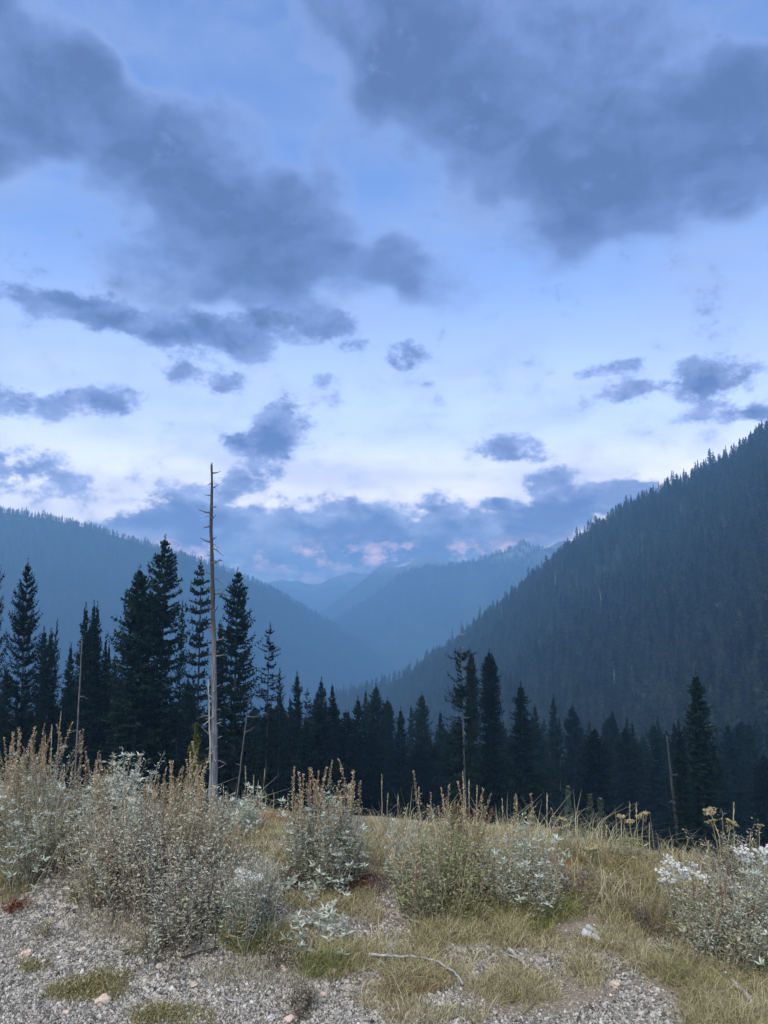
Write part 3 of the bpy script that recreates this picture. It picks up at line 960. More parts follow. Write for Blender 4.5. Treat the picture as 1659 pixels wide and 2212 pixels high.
rb = np.random.RandomState(44)
st = []
for i in range(34):      # upper half: short stubs left and right all the way up
    s0 = .30 + .69 * (i + rb.rand() * .8) / 34
    st.append((s0, (0 if i % 2 else pi) + rb.normal(0, .7), rb.choice([0, 1, 1, 1, 2]), rb.uniform(1.1, 1.9)))
for (s0, th, kk, sc) in [(.67, 0, 3, .6), (.79, 0, 2, .7), (.76, pi, 2, .7), (.865, pi, 2, .6), (.80, .4, 1, 1), (.42, .1, 1, 1), (.33, .3, 2, .7), (.3, pi, 1, 1.0), (.235, .15, 4, .5),
                         (.225, pi, 3, .6), (.215, .1, 3, .6), (.2, 2.6, 3, .6), (.16, pi, 3, .5), (.17, 2.2, 2, 1), (.27, -1.2, 0, 1.2), (.24, -1.6, 0, 1.5), (.36, -1.4, 0, 1.0), (.29, .2, 1, 1.1)]:
    st.append((s0, th, kk, sc))
snag('snag_tree', (457, 1007), (463, 1690), 26, .042, .118, 'tall bare grey snag with short branch stubs towering over the bushes', SNAGWOOD, st, 3)
snag('broken_tree', (450, 1474), (454, 1685), 25.6, .02, .055, 'thin pale broken trunk leaning against the tall snag', GREYWOOD,
     [(.8, pi, 2, .9), (.7, 2.9, 3, .8), (.62, pi, 0, 1.2), (.5, 2.6, 0, 1)], 4, 7)
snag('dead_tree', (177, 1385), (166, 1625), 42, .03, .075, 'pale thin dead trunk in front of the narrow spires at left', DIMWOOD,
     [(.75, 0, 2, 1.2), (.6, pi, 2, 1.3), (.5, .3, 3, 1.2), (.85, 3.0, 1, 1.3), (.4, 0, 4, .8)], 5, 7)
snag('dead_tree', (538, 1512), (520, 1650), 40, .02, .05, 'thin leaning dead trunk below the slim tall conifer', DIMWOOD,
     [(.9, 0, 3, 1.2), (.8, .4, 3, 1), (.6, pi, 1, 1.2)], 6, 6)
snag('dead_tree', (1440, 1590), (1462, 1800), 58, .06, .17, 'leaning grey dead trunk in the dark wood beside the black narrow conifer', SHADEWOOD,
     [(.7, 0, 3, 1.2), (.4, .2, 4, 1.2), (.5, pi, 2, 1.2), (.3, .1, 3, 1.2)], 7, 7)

# the half-dead tree: bare grey trunk with a few clumps of foliage
hd = tree('half_dead_tree', 'half_dead', 996, 1348, 50, 25, 'half-dead conifer with bare top and foliage clumps on its left side', lean=-.012)
for c in list(hd.children):
    if c.name.startswith('trunk'):
        tr = c.data.copy(); tr.materials.clear(); tr.materials.append(DIMWOOD); c.data = tr
H0 = KINDS['half_dead'][2]
for i in range(16):
    b = link('branch', STUBS[[1, 2, 2, 3][i % 4]], hd)
    b.location = (0, 0, H0 * (.5 + .47 * (i + .5) / 16)); b.rotation_euler = (0, rb.normal(.1, .3), (0 if i % 2 else pi) + rb.normal(0, .6))
    b.scale = (1.1, 1.1, 1.1)


# ------------------------------------------------------------------ forest on the mountainsides
def small_conifer(seed, H, R, a, nb=5, gap=.75):
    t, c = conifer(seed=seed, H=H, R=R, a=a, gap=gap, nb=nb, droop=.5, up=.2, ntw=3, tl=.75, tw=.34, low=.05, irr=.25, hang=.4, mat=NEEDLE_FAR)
    return c


def bare_pole(seed):
    r = np.random.RandomState(seed)
    a = Acc()
    V, Fq = tube([(0, 0, 0), (r.normal(0, .2), r.normal(0, .2), 6), (r.normal(0, .3), 0, 11)], [.2, .14, .03], 5); a.add(V, Fq, .5)
    return a.mesh('pole', GREYWOOD)


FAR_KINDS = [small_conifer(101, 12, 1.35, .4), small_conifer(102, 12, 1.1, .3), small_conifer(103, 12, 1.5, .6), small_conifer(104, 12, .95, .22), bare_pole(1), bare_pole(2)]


def forest(name, rng_, xr, tr, count, seed, hmean, label, dens=None, dead=.02, wpow=.6, ridge=0, extra=()):
    r = np.random.RandomState(seed)
    m = count * 4
    x = r.uniform(*xr, m); t = r.uniform(*tr, m)
    P = rng_.point(x, t)
    w = P[:, 1] ** 2 / (P[:, 1] ** 2).max()            # equal ground area rather than equal picture area
    w = w ** wpow
    keep = r.rand(m) < w
    if dens is not None:
        keep &= dens(P, r)
    P = P[keep][:count]
    for (xe, te, ce) in extra:
        P = np.vstack([P, rng_.point(r.uniform(*xe, ce), r.uniform(*te, ce))])
    if ridge:
        P = np.vstack([P, rng_.point(r.uniform(*xr, ridge), 1 - .012 * r.rand(ridge))])
    n = len(P)
    P[:, 2] -= .4
    idx = r.randint(0, 4, n)
    idx[r.rand(n) < dead] = 4
    h = np.clip(r.normal(hmean, hmean * .25, n), hmean * .4, hmean * 1.6) / 12
    fat = h * r.uniform(.8, 1.3, n)
    o = scatter(name, P, FAR_KINDS, idx, np.column_stack([r.normal(0, .02, n), r.normal(0, .02, n), r.rand(n) * 6.28]),
                np.column_stack([fat, fat, h]), r.rand(n))
    tag(o, label, kind='stuff')
    return o


gap_f = lambda P, r: r.rand(len(P)) < np.clip(.9 + 1.3 * fbm(P[:, 0] / 40, P[:, 1] / 40, 3, 77), .25, 1)
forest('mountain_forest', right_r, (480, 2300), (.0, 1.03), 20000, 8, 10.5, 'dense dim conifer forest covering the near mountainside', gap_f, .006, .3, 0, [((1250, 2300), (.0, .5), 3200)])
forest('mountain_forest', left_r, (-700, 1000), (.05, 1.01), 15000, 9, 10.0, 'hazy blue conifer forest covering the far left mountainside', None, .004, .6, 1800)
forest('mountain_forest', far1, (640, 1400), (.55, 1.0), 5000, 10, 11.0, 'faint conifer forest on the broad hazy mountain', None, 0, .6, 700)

# the wood on the valley side below the crest, behind the trees one can tell apart
def valley_forest():
    r = np.random.RandomState(64)
    n = 1500
    Y = r.uniform(95, 330, n); X = Y * r.uniform(-.85, .95, n)
    P = np.column_stack([X, Y, gz(X, Y) - .3])
    ks = [KINDS[k][1] for k in ('spire', 'spire_b', 'full', 'narrow', 'tall')]
    h = r.uniform(.65, 1.05, n); f_ = r.uniform(.8, 1.3, n)
    o = scatter('valley_forest', P, ks, r.randint(0, 5, n), np.column_stack([0 * X, 0 * X, r.rand(n) * 6.28]), np.column_stack([f_, f_, h]), r.rand(n))
    tag(o, 'dense dark conifer wood on the valley side below the crest', kind='stuff')


valley_forest()

# single trees that stand out on the near skyline
rs = np.random.RandomState(12)
xs = np.concatenate([np.linspace(735, 1000, 34), np.linspace(1004, 1662, 96)])
for x in xs:
    x = x + rs.normal(0, 2.5)
    p = right_r.point(x, 1.0 - rs.rand() * .012)
    h = np.clip(rs.normal(10.5, 3.8), 4, 20) / 12 * (.85 + .3 * rs.rand())
    o = link('skyline_conifer', FAR_KINDS[rs.choice([0, 1, 2, 3, 3, 1])])
    o.location = (p[0], p[1], p[2] - .5); o.rotation_euler = (0, rs.normal(0, .02), rs.rand() * 6.28)
    f_ = h * rs.uniform(.7, 1.1)
    o.scale = (f_, f_, h)
    tag(o, 'small slender conifer on the skyline of the near mountainside', 'tree', 'conifers along the near skyline')


# pale rock outcrops on the near mountainside
def rock_mesh(name, seed, mat, sub=2, amp=.35):
    import bmesh
    bm = bmesh.new()
    bmesh.ops.create_icosphere(bm, subdivisions=sub, radius=1)
    co = np.array([v.co[:] for v in bm.verts])
    k = 1 + amp * fbm(co[:, 0] * 1.3 + seed, co[:, 1] * 1.3 + co[:, 2] * 1.7, 3, seed)
    r = np.random.RandomState(seed)
    for _ in range(5):
        d = unit(r.normal(0, 1, 3)); lim = r.uniform(.55, .85)
        dot = co @ d
        k = np.where(dot > lim, np.minimum(k, k * lim / np.maximum(dot, 1e-3)), k)
    for v, s in zip(bm.verts, k):
        v.co *= s
    me = bpy.data.meshes.new(name)
    bm.to_mesh(me); bm.free()
    me.materials.append(mat)
    return me


def m_rock(name, a, b_):
    m, N, b = material(name, .9, .2)
    tc = N.n('ShaderNodeTexCoord').outputs['Object']
    N.put(b.inputs['Base Color'], N.mix(N.rng(N.noise(tc, 2.2, 6, .7), .35, .65), a, b_))
    bp = N.n('ShaderNodeBump'); bp.inputs['Strength'].default_value = .5
    N.put(bp.inputs['Height'], N.noise(tc, 4, 5, .7)); N.put(b.inputs['Normal'], bp.outputs[0])
    return m


CLIFF = m_rock('pale_cliff_rock', (.03, .03, .03), (.17, .165, .16))
OUT = [(1525, 1292, 10, 6, 'large pale rock outcrop high on the near mountainside at right'),
       (1357, 1302, 4, 5, 'small pale rock outcrop on the near mountainside left of the large one')]
for i, (x, y, rx, ry, lab) in enumerate(OUT):
    ts = np.linspace(0, 1, 400)
    P = right_r.point(np.full(400, float(x)), ts)
    a_, b_ = ray(x, y)
    k = int(np.argmin(np.abs((P[:, 2] + 9 - EYE) / P[:, 1] - b_)))
    p = P[k]
    s = p[1] / F
    o = link('rock_outcrop', rock_mesh('rock_outcrop', 60 + i, CLIFF, 4, 1.1))
    o.location = (p[0], p[1], p[2] + 2)
    o.scale = (rx * s * 1.2, 4 + rx * s * .5, ry * s + 4)
    o.rotation_euler = (0, -.3, .2)
    tag(o, lab, 'rock')

# ------------------------------------------------------------------ foreground plants
SILVER = ramp_mat('silver_leaf', [(.15, .175, .125), (.34, .37, .275), (.51, .545, .445), (.66, .72, .63)], .7, .2, trans=.25)
GREYGREEN = ramp_mat('grey_green_leaf', [(.13, .133, .072), (.285, .28, .165), (.43, .415, .275), (.58, .575, .45)], .75, .2, trans=.25)
GREEN = ramp_mat('dull_green_leaf', [(.085, .105, .04), (.20, .225, .085), (.31, .325, .15), (.44, .45, .26)], .75, .2, trans=.25)
DRY = ramp_mat('dry_leaf', [(.12, .11, .07), (.29, .26, .175), (.47, .425, .305), (.66, .62, .50)], .8, .15, trans=.2)
SEED = ramp_mat('tan_seed_spike', [(.17, .125, .075), (.41, .305, .18), (.58, .46, .30)], .85, .1, objrand=.25)
RUSTSEED = ramp_mat('rust_seed_spike', [(.10, .05, .035), (.24, .12, .08), (.36, .21, .14)], .85, .1, objrand=.25)
STEM = ramp_mat('dry_stem', [(.12, .095, .07), (.28, .23, .165), (.44, .38, .29)], .85, .1)
DARKSTEM = ramp_mat('dark_twig', [(.05, .04, .038), (.15, .12, .105), (.28, .235, .20)], .85, .1)
STALK = ramp_mat('straw_stalk', [(.17, .15, .08), (.34, .30, .17), (.5, .45, .29)], .8, .15)
YARROW = ramp_mat('yarrow_head', [(.20, .165, .085), (.36, .30, .16), (.50, .44, .28)], .85, .1)
WHITE = ramp_mat('white_flower', [(.45, .45, .40), (.70, .70, .66), (.82, .82, .79)], .8, .15)
GRASSM = ramp_mat('dry_grass_blade', [(.14, .125, .055), (.30, .265, .13), (.46, .405, .225), (.63, .565, .365)], .8, .15, trans=.2)
GRASSG = ramp_mat('green_grass_blade', [(.09, .105, .03), (.19, .205, .065), (.30, .295, .115), (.44, .42, .21)], .8, .15, trans=.2)
MOSSM = ramp_mat('olive_moss', [(.09, .085, .03), (.19, .175, .07), (.30, .265, .13), (.42, .37, .22)], .85, .1)
RUSTGRASS = ramp_mat('russet_grass', [(.10, .055, .03), (.24, .145, .075), (.37, .25, .14), (.50, .39, .25)], .85, .1, trans=.2)
RUST = ramp_mat('rust_groundcover', [(.07, .02, .012), (.20, .06, .035), (.30, .12, .06)], .85, .1)


def rdir(r, n, zmin=-1.0, zmax=1.0):
    a = r.rand(n) * 2 * pi; z = r.uniform(zmin, zmax, n); q = np.sqrt(1 - z * z)
    return np.stack([q * np.cos(a), q * np.sin(a), z], -1)


def spike_mesh(seed, h, w, mat, n=110):
    """One upright seed spike: a thin stalk set with small clustered husks."""
    r = np.random.RandomState(seed)
    a = Acc()
    bend = r.normal(0, .06, 2)
    ax = lambda s: np.stack([bend[0] * h * s ** 2, bend[1] * h * s ** 2, h * s], -1)
    V, Fq = tube(ax(np.linspace(0, 1, 5)), np.linspace(.003, .0012, 5), 3); a.add(V, Fq, .2)
    s = r.uniform(.05, 1, n) ** .9
    prof = w * (.35 + .65 * np.sin(np.clip(s * 1.05 + .08, 0, 1) * pi) ** .6) * (.6 + .7 * (np.sin(s * 37 + seed) > -.2))
    d = rdir(r, n, -.2, .5)
    P = ax(s) + d * (prof * r.uniform(.1, .7, n))[:, None]
    D = unit(d + np.array([0, 0, .7]))
    a.leaves(P, D, unit(np.cross(D, rdir(r, n))), r.uniform(.008, .02, n), r.uniform(.004, .009, n), r.rand(n), .1)
    return a.mesh('seed_spike', mat)


SPIKES = [spike_mesh(i, h, w, SEED) for i, (h, w) in enumerate([(.26, .011), (.32, .012), (.20, .010), (.36, .010), (.28, .014), (.23, .012)])]
RSPIKES = [spike_mesh(20 + i, h, w, RUSTSEED) for i, (h, w) in enumerate([(.24, .013), (.30, .013), (.20, .012)])]


def bush(label, xv, yv, wpx, dpt, h, nst, leaf, nleaf=66, llen=.024, lw=.0052, spikes=0, spk=None, name='sage_bush', stem=STEM, lean=.32, second=None,
         rosette=.0, tshift=0.0, bare=.06, seed=0, cat='shrub', group='silvery bushes along the crest', hvar=.24, sps=.8, rlen=.032, clumps=7):
    """A clump of leafy upright stems in a few uneven sub-clumps; spikes stand on some of them."""
    r = np.random.RandomState(seed + 300)
    c = hit(xv, yv)
    e = bpy.data.objects.new(name, None); COL.objects.link(e)
    e.location = c
    rx = wpx / F * c[1] / 2; ry = dpt / 2
    st, lf, lf2 = Acc(), Acc(), Acc()
    ca = r.rand(clumps) * 2 * pi; cq = np.sqrt(r.rand(clumps)) * .85
    cc = np.stack([cq * np.cos(ca), cq * np.sin(ca)], -1)
    ch = r.uniform(.68, 1.12, clumps)
    tops = []
    pick = r.randint(0, clumps, nst)
    U = cc[pick] + r.normal(0, .24, (nst, 2))
    Q = np.minimum(np.hypot(U[:, 0], U[:, 1]), 1.25)
    BX, BY = U[:, 0] * rx * .75, U[:, 1] * ry * .75
    BZ = gz(c[0] + BX, c[1] + BY) - c[2] - .01
    for k in range(nst):
        ux, uy = U[k]; q = Q[k]
        L = h * ch[pick[k]] * (1.0 - .36 * q * q) * max(.35, 1 + r.normal(0, hvar))
        L = max(L, h * .25)
        ln = np.array([ux * lean + r.normal(0, .17), uy * lean * .8 + r.normal(0, .15)])
        s = np.linspace(0, 1, 5)
        path = np.stack([BX[k] + ln[0] * L * s ** 1.3, BY[k] + ln[1] * L * s ** 1.3, BZ[k] + L * s], -1)
        path[1:-1, :2] += r.normal(0, .008, (3, 2))
        V, Fq = tube(path, np.linspace(.0024, .0009, 5), 3)
        st.add(V, Fq, np.clip(r.normal(.45, .28), 0, 1))
        n = max(6, int(nleaf * L / h * r.uniform(.4, 1.2)))
        sl = np.sort(r.uniform(bare, 1, n))
        P = np.stack([np.interp(sl, s, path[:, j]) for j in range(3)], -1)
        d = rdir(r, n, -.45, .75)
        D = unit(d + np.array([ln[0], ln[1], .25]))
        P = P + d * (r.rand(n) * .022)[:, None]
        size = llen * (.5 + .9 * r.rand(n)) * (1.0 - .35 * sl)
        tn = np.clip(r.normal(.42, .22, n) + tshift + .25 * (sl - .5) + r.normal(0, .06), 0, 1)
        tgt = lf2 if (second is not None and r.rand() < second[1]) else lf
        tgt.leaves(P, D, unit(np.cross(D, rdir(r, n))), size, lw * (.6 + .8 * r.rand(n)), tn, .10)
        if r.rand() < rosette:       # bright star of leaves at the tip or the side of a shoot
            p0 = path[-1] if r.rand() < .5 else path[2] + np.array([r.normal(0, .05), -abs(r.normal(0, .08)), 0])
            m = 12
            d = rdir(r, m, -.1, .8)
            lf.leaves(np.repeat(p0[None], m, 0), d, unit(np.cross(d, rdir(r, m))), rlen * (.6 + .6 * r.rand(m)), rlen * .22, np.clip(r.normal(.72, .15, m), 0, 1), .08)
        tops.append((path[-1], ln, q))
    link('stems', st.mesh('stems', stem), e)
    if lf.V: link('foliage', lf.mesh('foliage', leaf), e)
    if lf2.V: link('foliage', lf2.mesh('foliage', second[0]), e)
    order = sorted(range(len(tops)), key=lambda i: -tops[i][0][2] + r.normal(0, .16))
    for i in order[:spikes]:
        p, ln, q = tops[i]
        o = link('seed_spike', (spk or SPIKES)[r.randint(len(spk or SPIKES))], e)
        o.location = p - np.array([0, 0, .06])
        o.rotation_euler = (-ln[1] * .6 + r.normal(0, .08), ln[0] * .6 + r.normal(0, .08), r.rand() * 6.28)
        sc = r.uniform(.55, 1.1) * sps * .88
        o.scale = (sc, sc, sc)
    tag(e, label, cat, group)
    return e


# back row first: (label, x, y of the base, width px, depth m, stem height m, stems, material, ...)
bush('tan-spiked bush bed behind the silver bush at the left edge', 60, 1785, 330, 1.0, 0.33, 210, GREYGREEN, spikes=62, seed=1, rosette=.08, lean=.12, name='spiked_bush', second=(SILVER, .25))
bush('tan-spiked bush bed left of the domed silver bush', 225, 1785, 230, .8, 0.3, 150, GREYGREEN, spikes=42, seed=2, rosette=.08, lean=.12, name='spiked_bush', second=(SILVER, .2))
bush('tan-spiked bush in front of the bare snag foot', 400, 1800, 230, .8, 0.27, 150, GREYGREEN, spikes=44, seed=3, lean=.12, name='spiked_bush', tshift=-.05, second=(DRY, .4))
bush('domed pale silver bush among tan spikes left of the snag', 272, 1800, 150, .7, 0.36, 150, SILVER, seed=4, rosette=.9, tshift=.32, lean=.3)
bush('low pale silver bush just right of the snag foot', 503, 1790, 105, .5, .24, 80, SILVER, seed=5, rosette=.7, tshift=.15, spikes=5, sps=.6)
bush('dark-based silver bush at the left edge with bright leaf stars', 75, 1868, 260, .8, 0.43, 300, SILVER, seed=6, rosette=.25, tshift=-.12, spikes=14, lean=.25, second=(GREYGREEN, .4))
bush('large dry tan bush with purple-grey twiggy base', 375, 1975, 390, .9, .38, 330, DRY, seed=7, nleaf=70, rosette=.03, stem=DARKSTEM, lean=.36, tshift=.04, name='dry_bush', spikes=4, second=(SILVER, .42), hvar=.32)
bush('dry tan bush rising behind the large twiggy one', 340, 1890, 340, .9, 0.36, 260, GREYGREEN, seed=8, rosette=.15, tshift=.02, spikes=12, second=(DRY, .4))
bush('thin tan bush leaning out left of the large dry one', 215, 1925, 120, .5, 0.26, 80, DRY, seed=28, tshift=.02, name='dry_bush', second=(GREYGREEN, .4))
bush('silver bush with tan spikes standing alone mid picture', 722, 1893, 225, .8, .32, 300, SILVER, seed=9, rosette=.25, tshift=-.10, spikes=46, lean=.22, stem=DARKSTEM, sps=.78, second=(GREYGREEN, .4))
bush('green-yellow bush with tan spikes below the half-dead tree', 955, 1945, 210, .75, .33, 320, GREEN, seed=10, rosette=.02, tshift=.1, spikes=20, lean=.24, name='green_bush', sps=.7, second=(GREYGREEN, .25))
bush('rust-spiked bush right behind the green-yellow bush', 1025, 1895, 170, .6, 0.27, 110, GREEN, seed=11, spikes=20, spk=RSPIKES, lean=.12, name='spiked_bush', sps=.85)
bush('small blue-grey bush at the left flank of the green-yellow bush', 890, 1925, 90, .4, .28, 90, SILVER, seed=12, rosette=.15, tshift=-.1)
bush('pale grey-green bush right of the green-yellow bush', 1120, 1945, 165, .7, 0.31, 210, SILVER, seed=13, rosette=.2, tshift=-.05, spikes=9, lean=.22, sps=.75, second=(GREYGREEN, .35))
bush('grey-green bush with rusty spikes behind white flowers at right', 1545, 2035, 270, .7, 0.24, 260, GREYGREEN, seed=14, rosette=.05, spikes=16, spk=RSPIKES, lean=.25, tshift=-.02, sps=.5, second=(SILVER, .3))
bush('blue-green silver bush at the right edge', 1648, 2045, 150, .7, .27, 160, SILVER, seed=15, rosette=.2, tshift=-.12)
bush('reddish dry bush behind the white flowers at the right edge', 1600, 1935, 190, .6, .26, 130, DRY, seed=16, tshift=-.12, stem=DARKSTEM, name='dry_bush')
bush('feathery blue-grey plant under cream flowers beside the dry bush', 548, 2015, 115, .45, .28, 150, SILVER, seed=17, llen=.022, lw=.003, nleaf=80, tshift=-.12, lean=.35, name='feathery_plant', cat='plant')
bush('low silver plant with big leaf stars on the gravel edge', 690, 2030, 120, .35, .09, 26, SILVER, seed=18, rosette=1.0, rlen=.04, tshift=.2, lean=.9, name='silver_plant', cat='plant', nleaf=12)
bush('low silver leaf star left under the lone silver bush', 645, 1925, 80, .25, .09, 14, SILVER, seed=19, rosette=1.0, rlen=.045, tshift=.2, lean=.7, name='silver_plant', cat='plant', nleaf=10)
bush('brown dry twiggy tuft on the gravel', 655, 2180, 75, .2, .085, 80, DRY, seed=20, llen=.012, lw=.004, nleaf=18, stem=DARKSTEM, tshift=-.1, lean=.55, name='dry_tuft', cat='plant')
bush('sprawling grey dry tuft below the feathery plant', 590, 2075, 150, .3, .06, 90, DRY, seed=21, llen=.012, lw=.004, nleaf=18, stem=DARKSTEM, tshift=-.05, lean=.9, name='dry_tuft', cat='plant')
bush('low dark green sprig beside the white wood piece', 335, 2045, 120, .25, .05, 70, GREEN, seed=22, llen=.014, lw=.004, nleaf=24, tshift=-.22, lean=1.2, name='low_sprig', cat='plant')
bush('thin dry sprig at the left on the gravel', 160, 1945, 40, .15, .09, 26, GREEN, seed=23, llen=.016, lw=.005, nleaf=18, tshift=-.05, lean=.5, name='low_sprig', cat='plant')
bush('small dry sprig left of the dry bush on gravel', 95, 2020, 34, .15, .07, 20, GREEN, seed=24, llen=.014, lw=.004, nleaf=16, tshift=.0, lean=.5, name='low_sprig', cat='plant')
bush('rust-red low plant on the gravel at the left', 38, 1958, 55, .15, .035, 36, RUST, seed=25, llen=.015, lw=.006, nleaf=16, tshift=.0, lean=1.0, name='rust_plant', cat='plant', stem=RUST)
bush('rust-red litter plant under the lone silver bush', 770, 1915, 90, .25, .05, 44, RUST, seed=26, llen=.016, lw=.006, nleaf=14, tshift=-.15, lean=1.0, name='rust_plant', cat='plant', stem=RUST)
bush('reddish brown dry growth on the slope left of the white flowers', 1290, 1930, 260, .6, .10, 170, DRY, seed=27, llen=.018, lw=.006, nleaf=20, tshift=-.12, lean=.5, name='dry_growth', cat='plant', stem=DARKSTEM)
bush('dark twiggy dead bush in the hollow under the white flowers', 1420, 2010, 110, .35, .14, 80, DRY, seed=29, llen=.014, lw=.004, nleaf=10, tshift=-.3, lean=.6, name='dead_bush', stem=DARKSTEM)


# ---- flat-headed yarrow stalks
def yarrow_head(seed, w):
    r = np.random.RandomState(seed)
    a = Acc()
    n = 70
    q = np.sqrt(r.rand(n)) * w / 2; th = r.rand(n) * 2 * pi
    P = np.stack([q * np.cos(th), q * np.sin(th), .012 - q * q * 3 + r.normal(0, .002, n)], -1)
    for k in range(2):
        D = rdir(r, n, -.1, .6)
        a.leaves(P, D, unit(np.cross(D, rdir(r, n))), .009, .008, r.rand(n), .1)
    for k in range(7):
        t = k / 7 * 6.28
        V, Fq = tube([(0, 0, -.03), (cos(t) * w * .3, sin(t) * w * .3, .006)], [.0014, .001], 3); a.add(V, Fq, .1)
    return a.mesh('flower_head', YARROW)


YH = [yarrow_head(i, w) for i, w in enumerate((.055, .07, .045))]


def path_mesh(name, pts, r0, r1, mat, sides=4, tint=.5):
    V, Fq = tube(np.array(pts), np.linspace(r0, r1, len(pts)), sides)
    a = Acc(); a.add(V, Fq, tint)
    return a.mesh(name, mat, True)


def yarrow(label, heads, base, seed, mat=STALK):
    """heads: photograph points of the flat heads; base: photograph point on the ground."""
    r = np.random.RandomState(seed + 70)
    b = hit(*base) if base[1] > 0 else None
    e = bpy.data.objects.new('yarrow_plant', None); COL.objects.link(e); e.location = b
    d = b[1]
    for (x, y, sc) in heads:
        p = at(x, y, d) - b
        m = p * .5 + np.array([r.normal(0, .01) - p[0] * .2, r.normal(0, .01), .02])
        pts = [(p[0] * .1, 0, -.02), m * .5 + np.array([p[0] * .05, 0, 0]), m, m * .45 + p * .55, p]
        link('stem', path_mesh('stem', pts, .0032, .0016, mat, 4, r.rand()), e)
        h = link('flower_head', YH[r.randint(3)], e)
        h.location = p; h.rotation_euler = (r.normal(0, .25), r.normal(0, .25), r.rand() * 6); h.scale = (sc, sc, sc)
    lf = Acc()
    n = 60
    P = np.stack([r.normal(0, .03, n), r.normal(0, .03, n), r.uniform(0, .14, n)], -1)
    D = rdir(r, n, -.1, .8)
    lf.leaves(P, D, unit(np.cross(D, rdir(r, n))), .05, .006, r.rand(n), .1)
    link('foliage', lf.mesh('foliage', GREEN), e)
    tag(e, label, 'flower', 'dried yarrow stalks')


yarrow('dried yarrow with one flat head left of three against the dark wood', [(1342, 1768, 1)], (1345, 1866), 1)
yarrow('dried yarrow with a drooped flat head, middle of three against the dark wood', [(1360, 1777, .9)], (1366, 1866), 2)
yarrow('dried yarrow with a wide flat head, right of three against the dark wood', [(1390, 1764, 1.1)], (1388, 1866), 3)
yarrow('tall bent yarrow with two heads above the white flowers', [(1535, 1755, 1.1), (1538, 1777, .9)], (1560, 1880), 4)
yarrow('yarrow with the widest brown head right of the tall bent one', [(1578, 1783, 1.5)], (1575, 1880), 5)
yarrow('dried yarrow with a round head near the right edge', [(1640, 1785, .7)], (1636, 1890), 6)
yarrow('small yarrow with crowded heads right of the rust-spiked bush', [(1216, 1772, .8), (1225, 1785, .8), (1208, 1792, .7)], (1214, 1860), 7)
yarrow('low yarrow with pale flat heads on the crest', [(1278, 1833, 1.1), (1290, 1842, .9), (1260, 1846, .8)], (1275, 1880), 8)
yarrow('yarrow with a flat head beside the low silver bush at the crest', [(1148, 1767, .7)], (1150, 1860), 9)
yarrow('yellow yarrow pair in front of the feathery plant', [(522, 1999, .9), (490, 2022, .7)], (515, 2050), 10)
yarrow('yellow yarrow head low in the large dry bush', [(404, 1945, .9)], (420, 2010), 11)

# ---- white flowers
def white_head(seed, w):
    r = np.random.RandomState(seed)
    a = Acc()
    for k in range(9):
        c = np.array([r.normal(0, w * .3), r.normal(0, w * .3), r.normal(0, w * .16)])
        n = 16
        D = rdir(r, n, -.5, 1)
        a.leaves(np.repeat(c[None], n, 0), D, unit(np.cross(D, rdir(r, n))), w * .26, w * .2, r.rand(n) * .7 + .3, .15)
    return a.mesh('flower_head', WHITE)


WHD = [white_head(i, w) for i, w in enumerate((.030, .036, .024))]


def white_plant(label, heads, base, seed, up=.0):
    r = np.random.RandomState(seed + 170)
    b = hit(*base)
    e = bpy.data.objects.new('white_flower_plant', None); COL.objects.link(e); e.location = b
    lf = Acc(); stm = Acc()
    for (x, y, sc) in heads:
        p = at(x, y, b[1] + r.normal(0, .05)) - b
        q = np.array([p[0] * .5 + r.normal(0, .015), r.normal(0, .02), 0])
        pts = np.array([q, q * .4 + p * .6 + np.array([r.normal(0, .006), 0, 0]), p])
        V, Fq = tube(pts, [.003, .0024, .0016], 4); stm.add(V, Fq, r.rand())
        n = 16
        s = r.uniform(.1, .92, n)
        P = pts[0] + (p - pts[0]) * s[:, None]
        D = unit(rdir(r, n, -.1, .7))
        lf.leaves(P, D, unit(np.cross(D, rdir(r, n))), .035 * (1 - .4 * s), .006, r.rand(n), .12)
        h = link('flower_head', WHD[r.randint(3)], e)
        h.location = p; h.rotation_euler = (r.normal(0, .3), r.normal(0, .3), r.rand() * 6); h.scale = (sc * 1.35, sc * 1.35, sc * 1.2)
    link('stems', stm.mesh('stems', STALK), e)
    link('foliage', lf.mesh('foliage', SILVER), e)
    tag(e, label, 'flower', 'white everlasting flowers')


rw = np.random.RandomState(9)
H1 = [(1446, 1852, 1.0), (1438, 1862, .8), (1452, 1860, .8), (1462, 1868, 1.0), (1447, 1874, .9), (1470, 1874, 1.0), (1478, 1880, .9), (1500, 1868, .9), (1491, 1885, .9),
      (1432, 1885, .9), (1482, 1893, .9), (1508, 1886, .9), (1519, 1895, .8), (1436, 1896, .9), (1451, 1890, .8), (1497, 1900, .9), (1425, 1900, .7), (1472, 1898, .8), (1526, 1905, .8), (1456, 1902, .8)]
white_plant('thick white flower cluster at right, left one of the white clumps', H1, (1480, 2000), 1)
H2 = [(1583, 1832, .9), (1590, 1838, .9), (1598, 1846, .8), (1607, 1836, .9), (1615, 1845, .9), (1625, 1850, .8), (1604, 1856, .8), (1592, 1852, .7)]
white_plant('white flower cluster by the right edge, higher than the thick one', H2, (1605, 1960), 2)
H3 = [(1640, 1838, .8), (1650, 1832, .9), (1658, 1842, .9), (1648, 1852, .8), (1656, 1862, .8)]
white_plant('white flowers cut by the right edge of the picture', H3, (1655, 1960), 3)
H4 = [(518, 1892, 1.1), (526, 1888, 1.1), (532, 1897, 1.2), (522, 1903, 1.1), (540, 1893, 1.0), (552, 1896, .9), (514, 1910, .9), (535, 1908, .9), (575, 1916, .6), (565, 1936, .7), (560, 1902, .7)]
white_plant('cream flower cluster on top of the feathery plant beside the dry bush', H4, (545, 2015), 4)

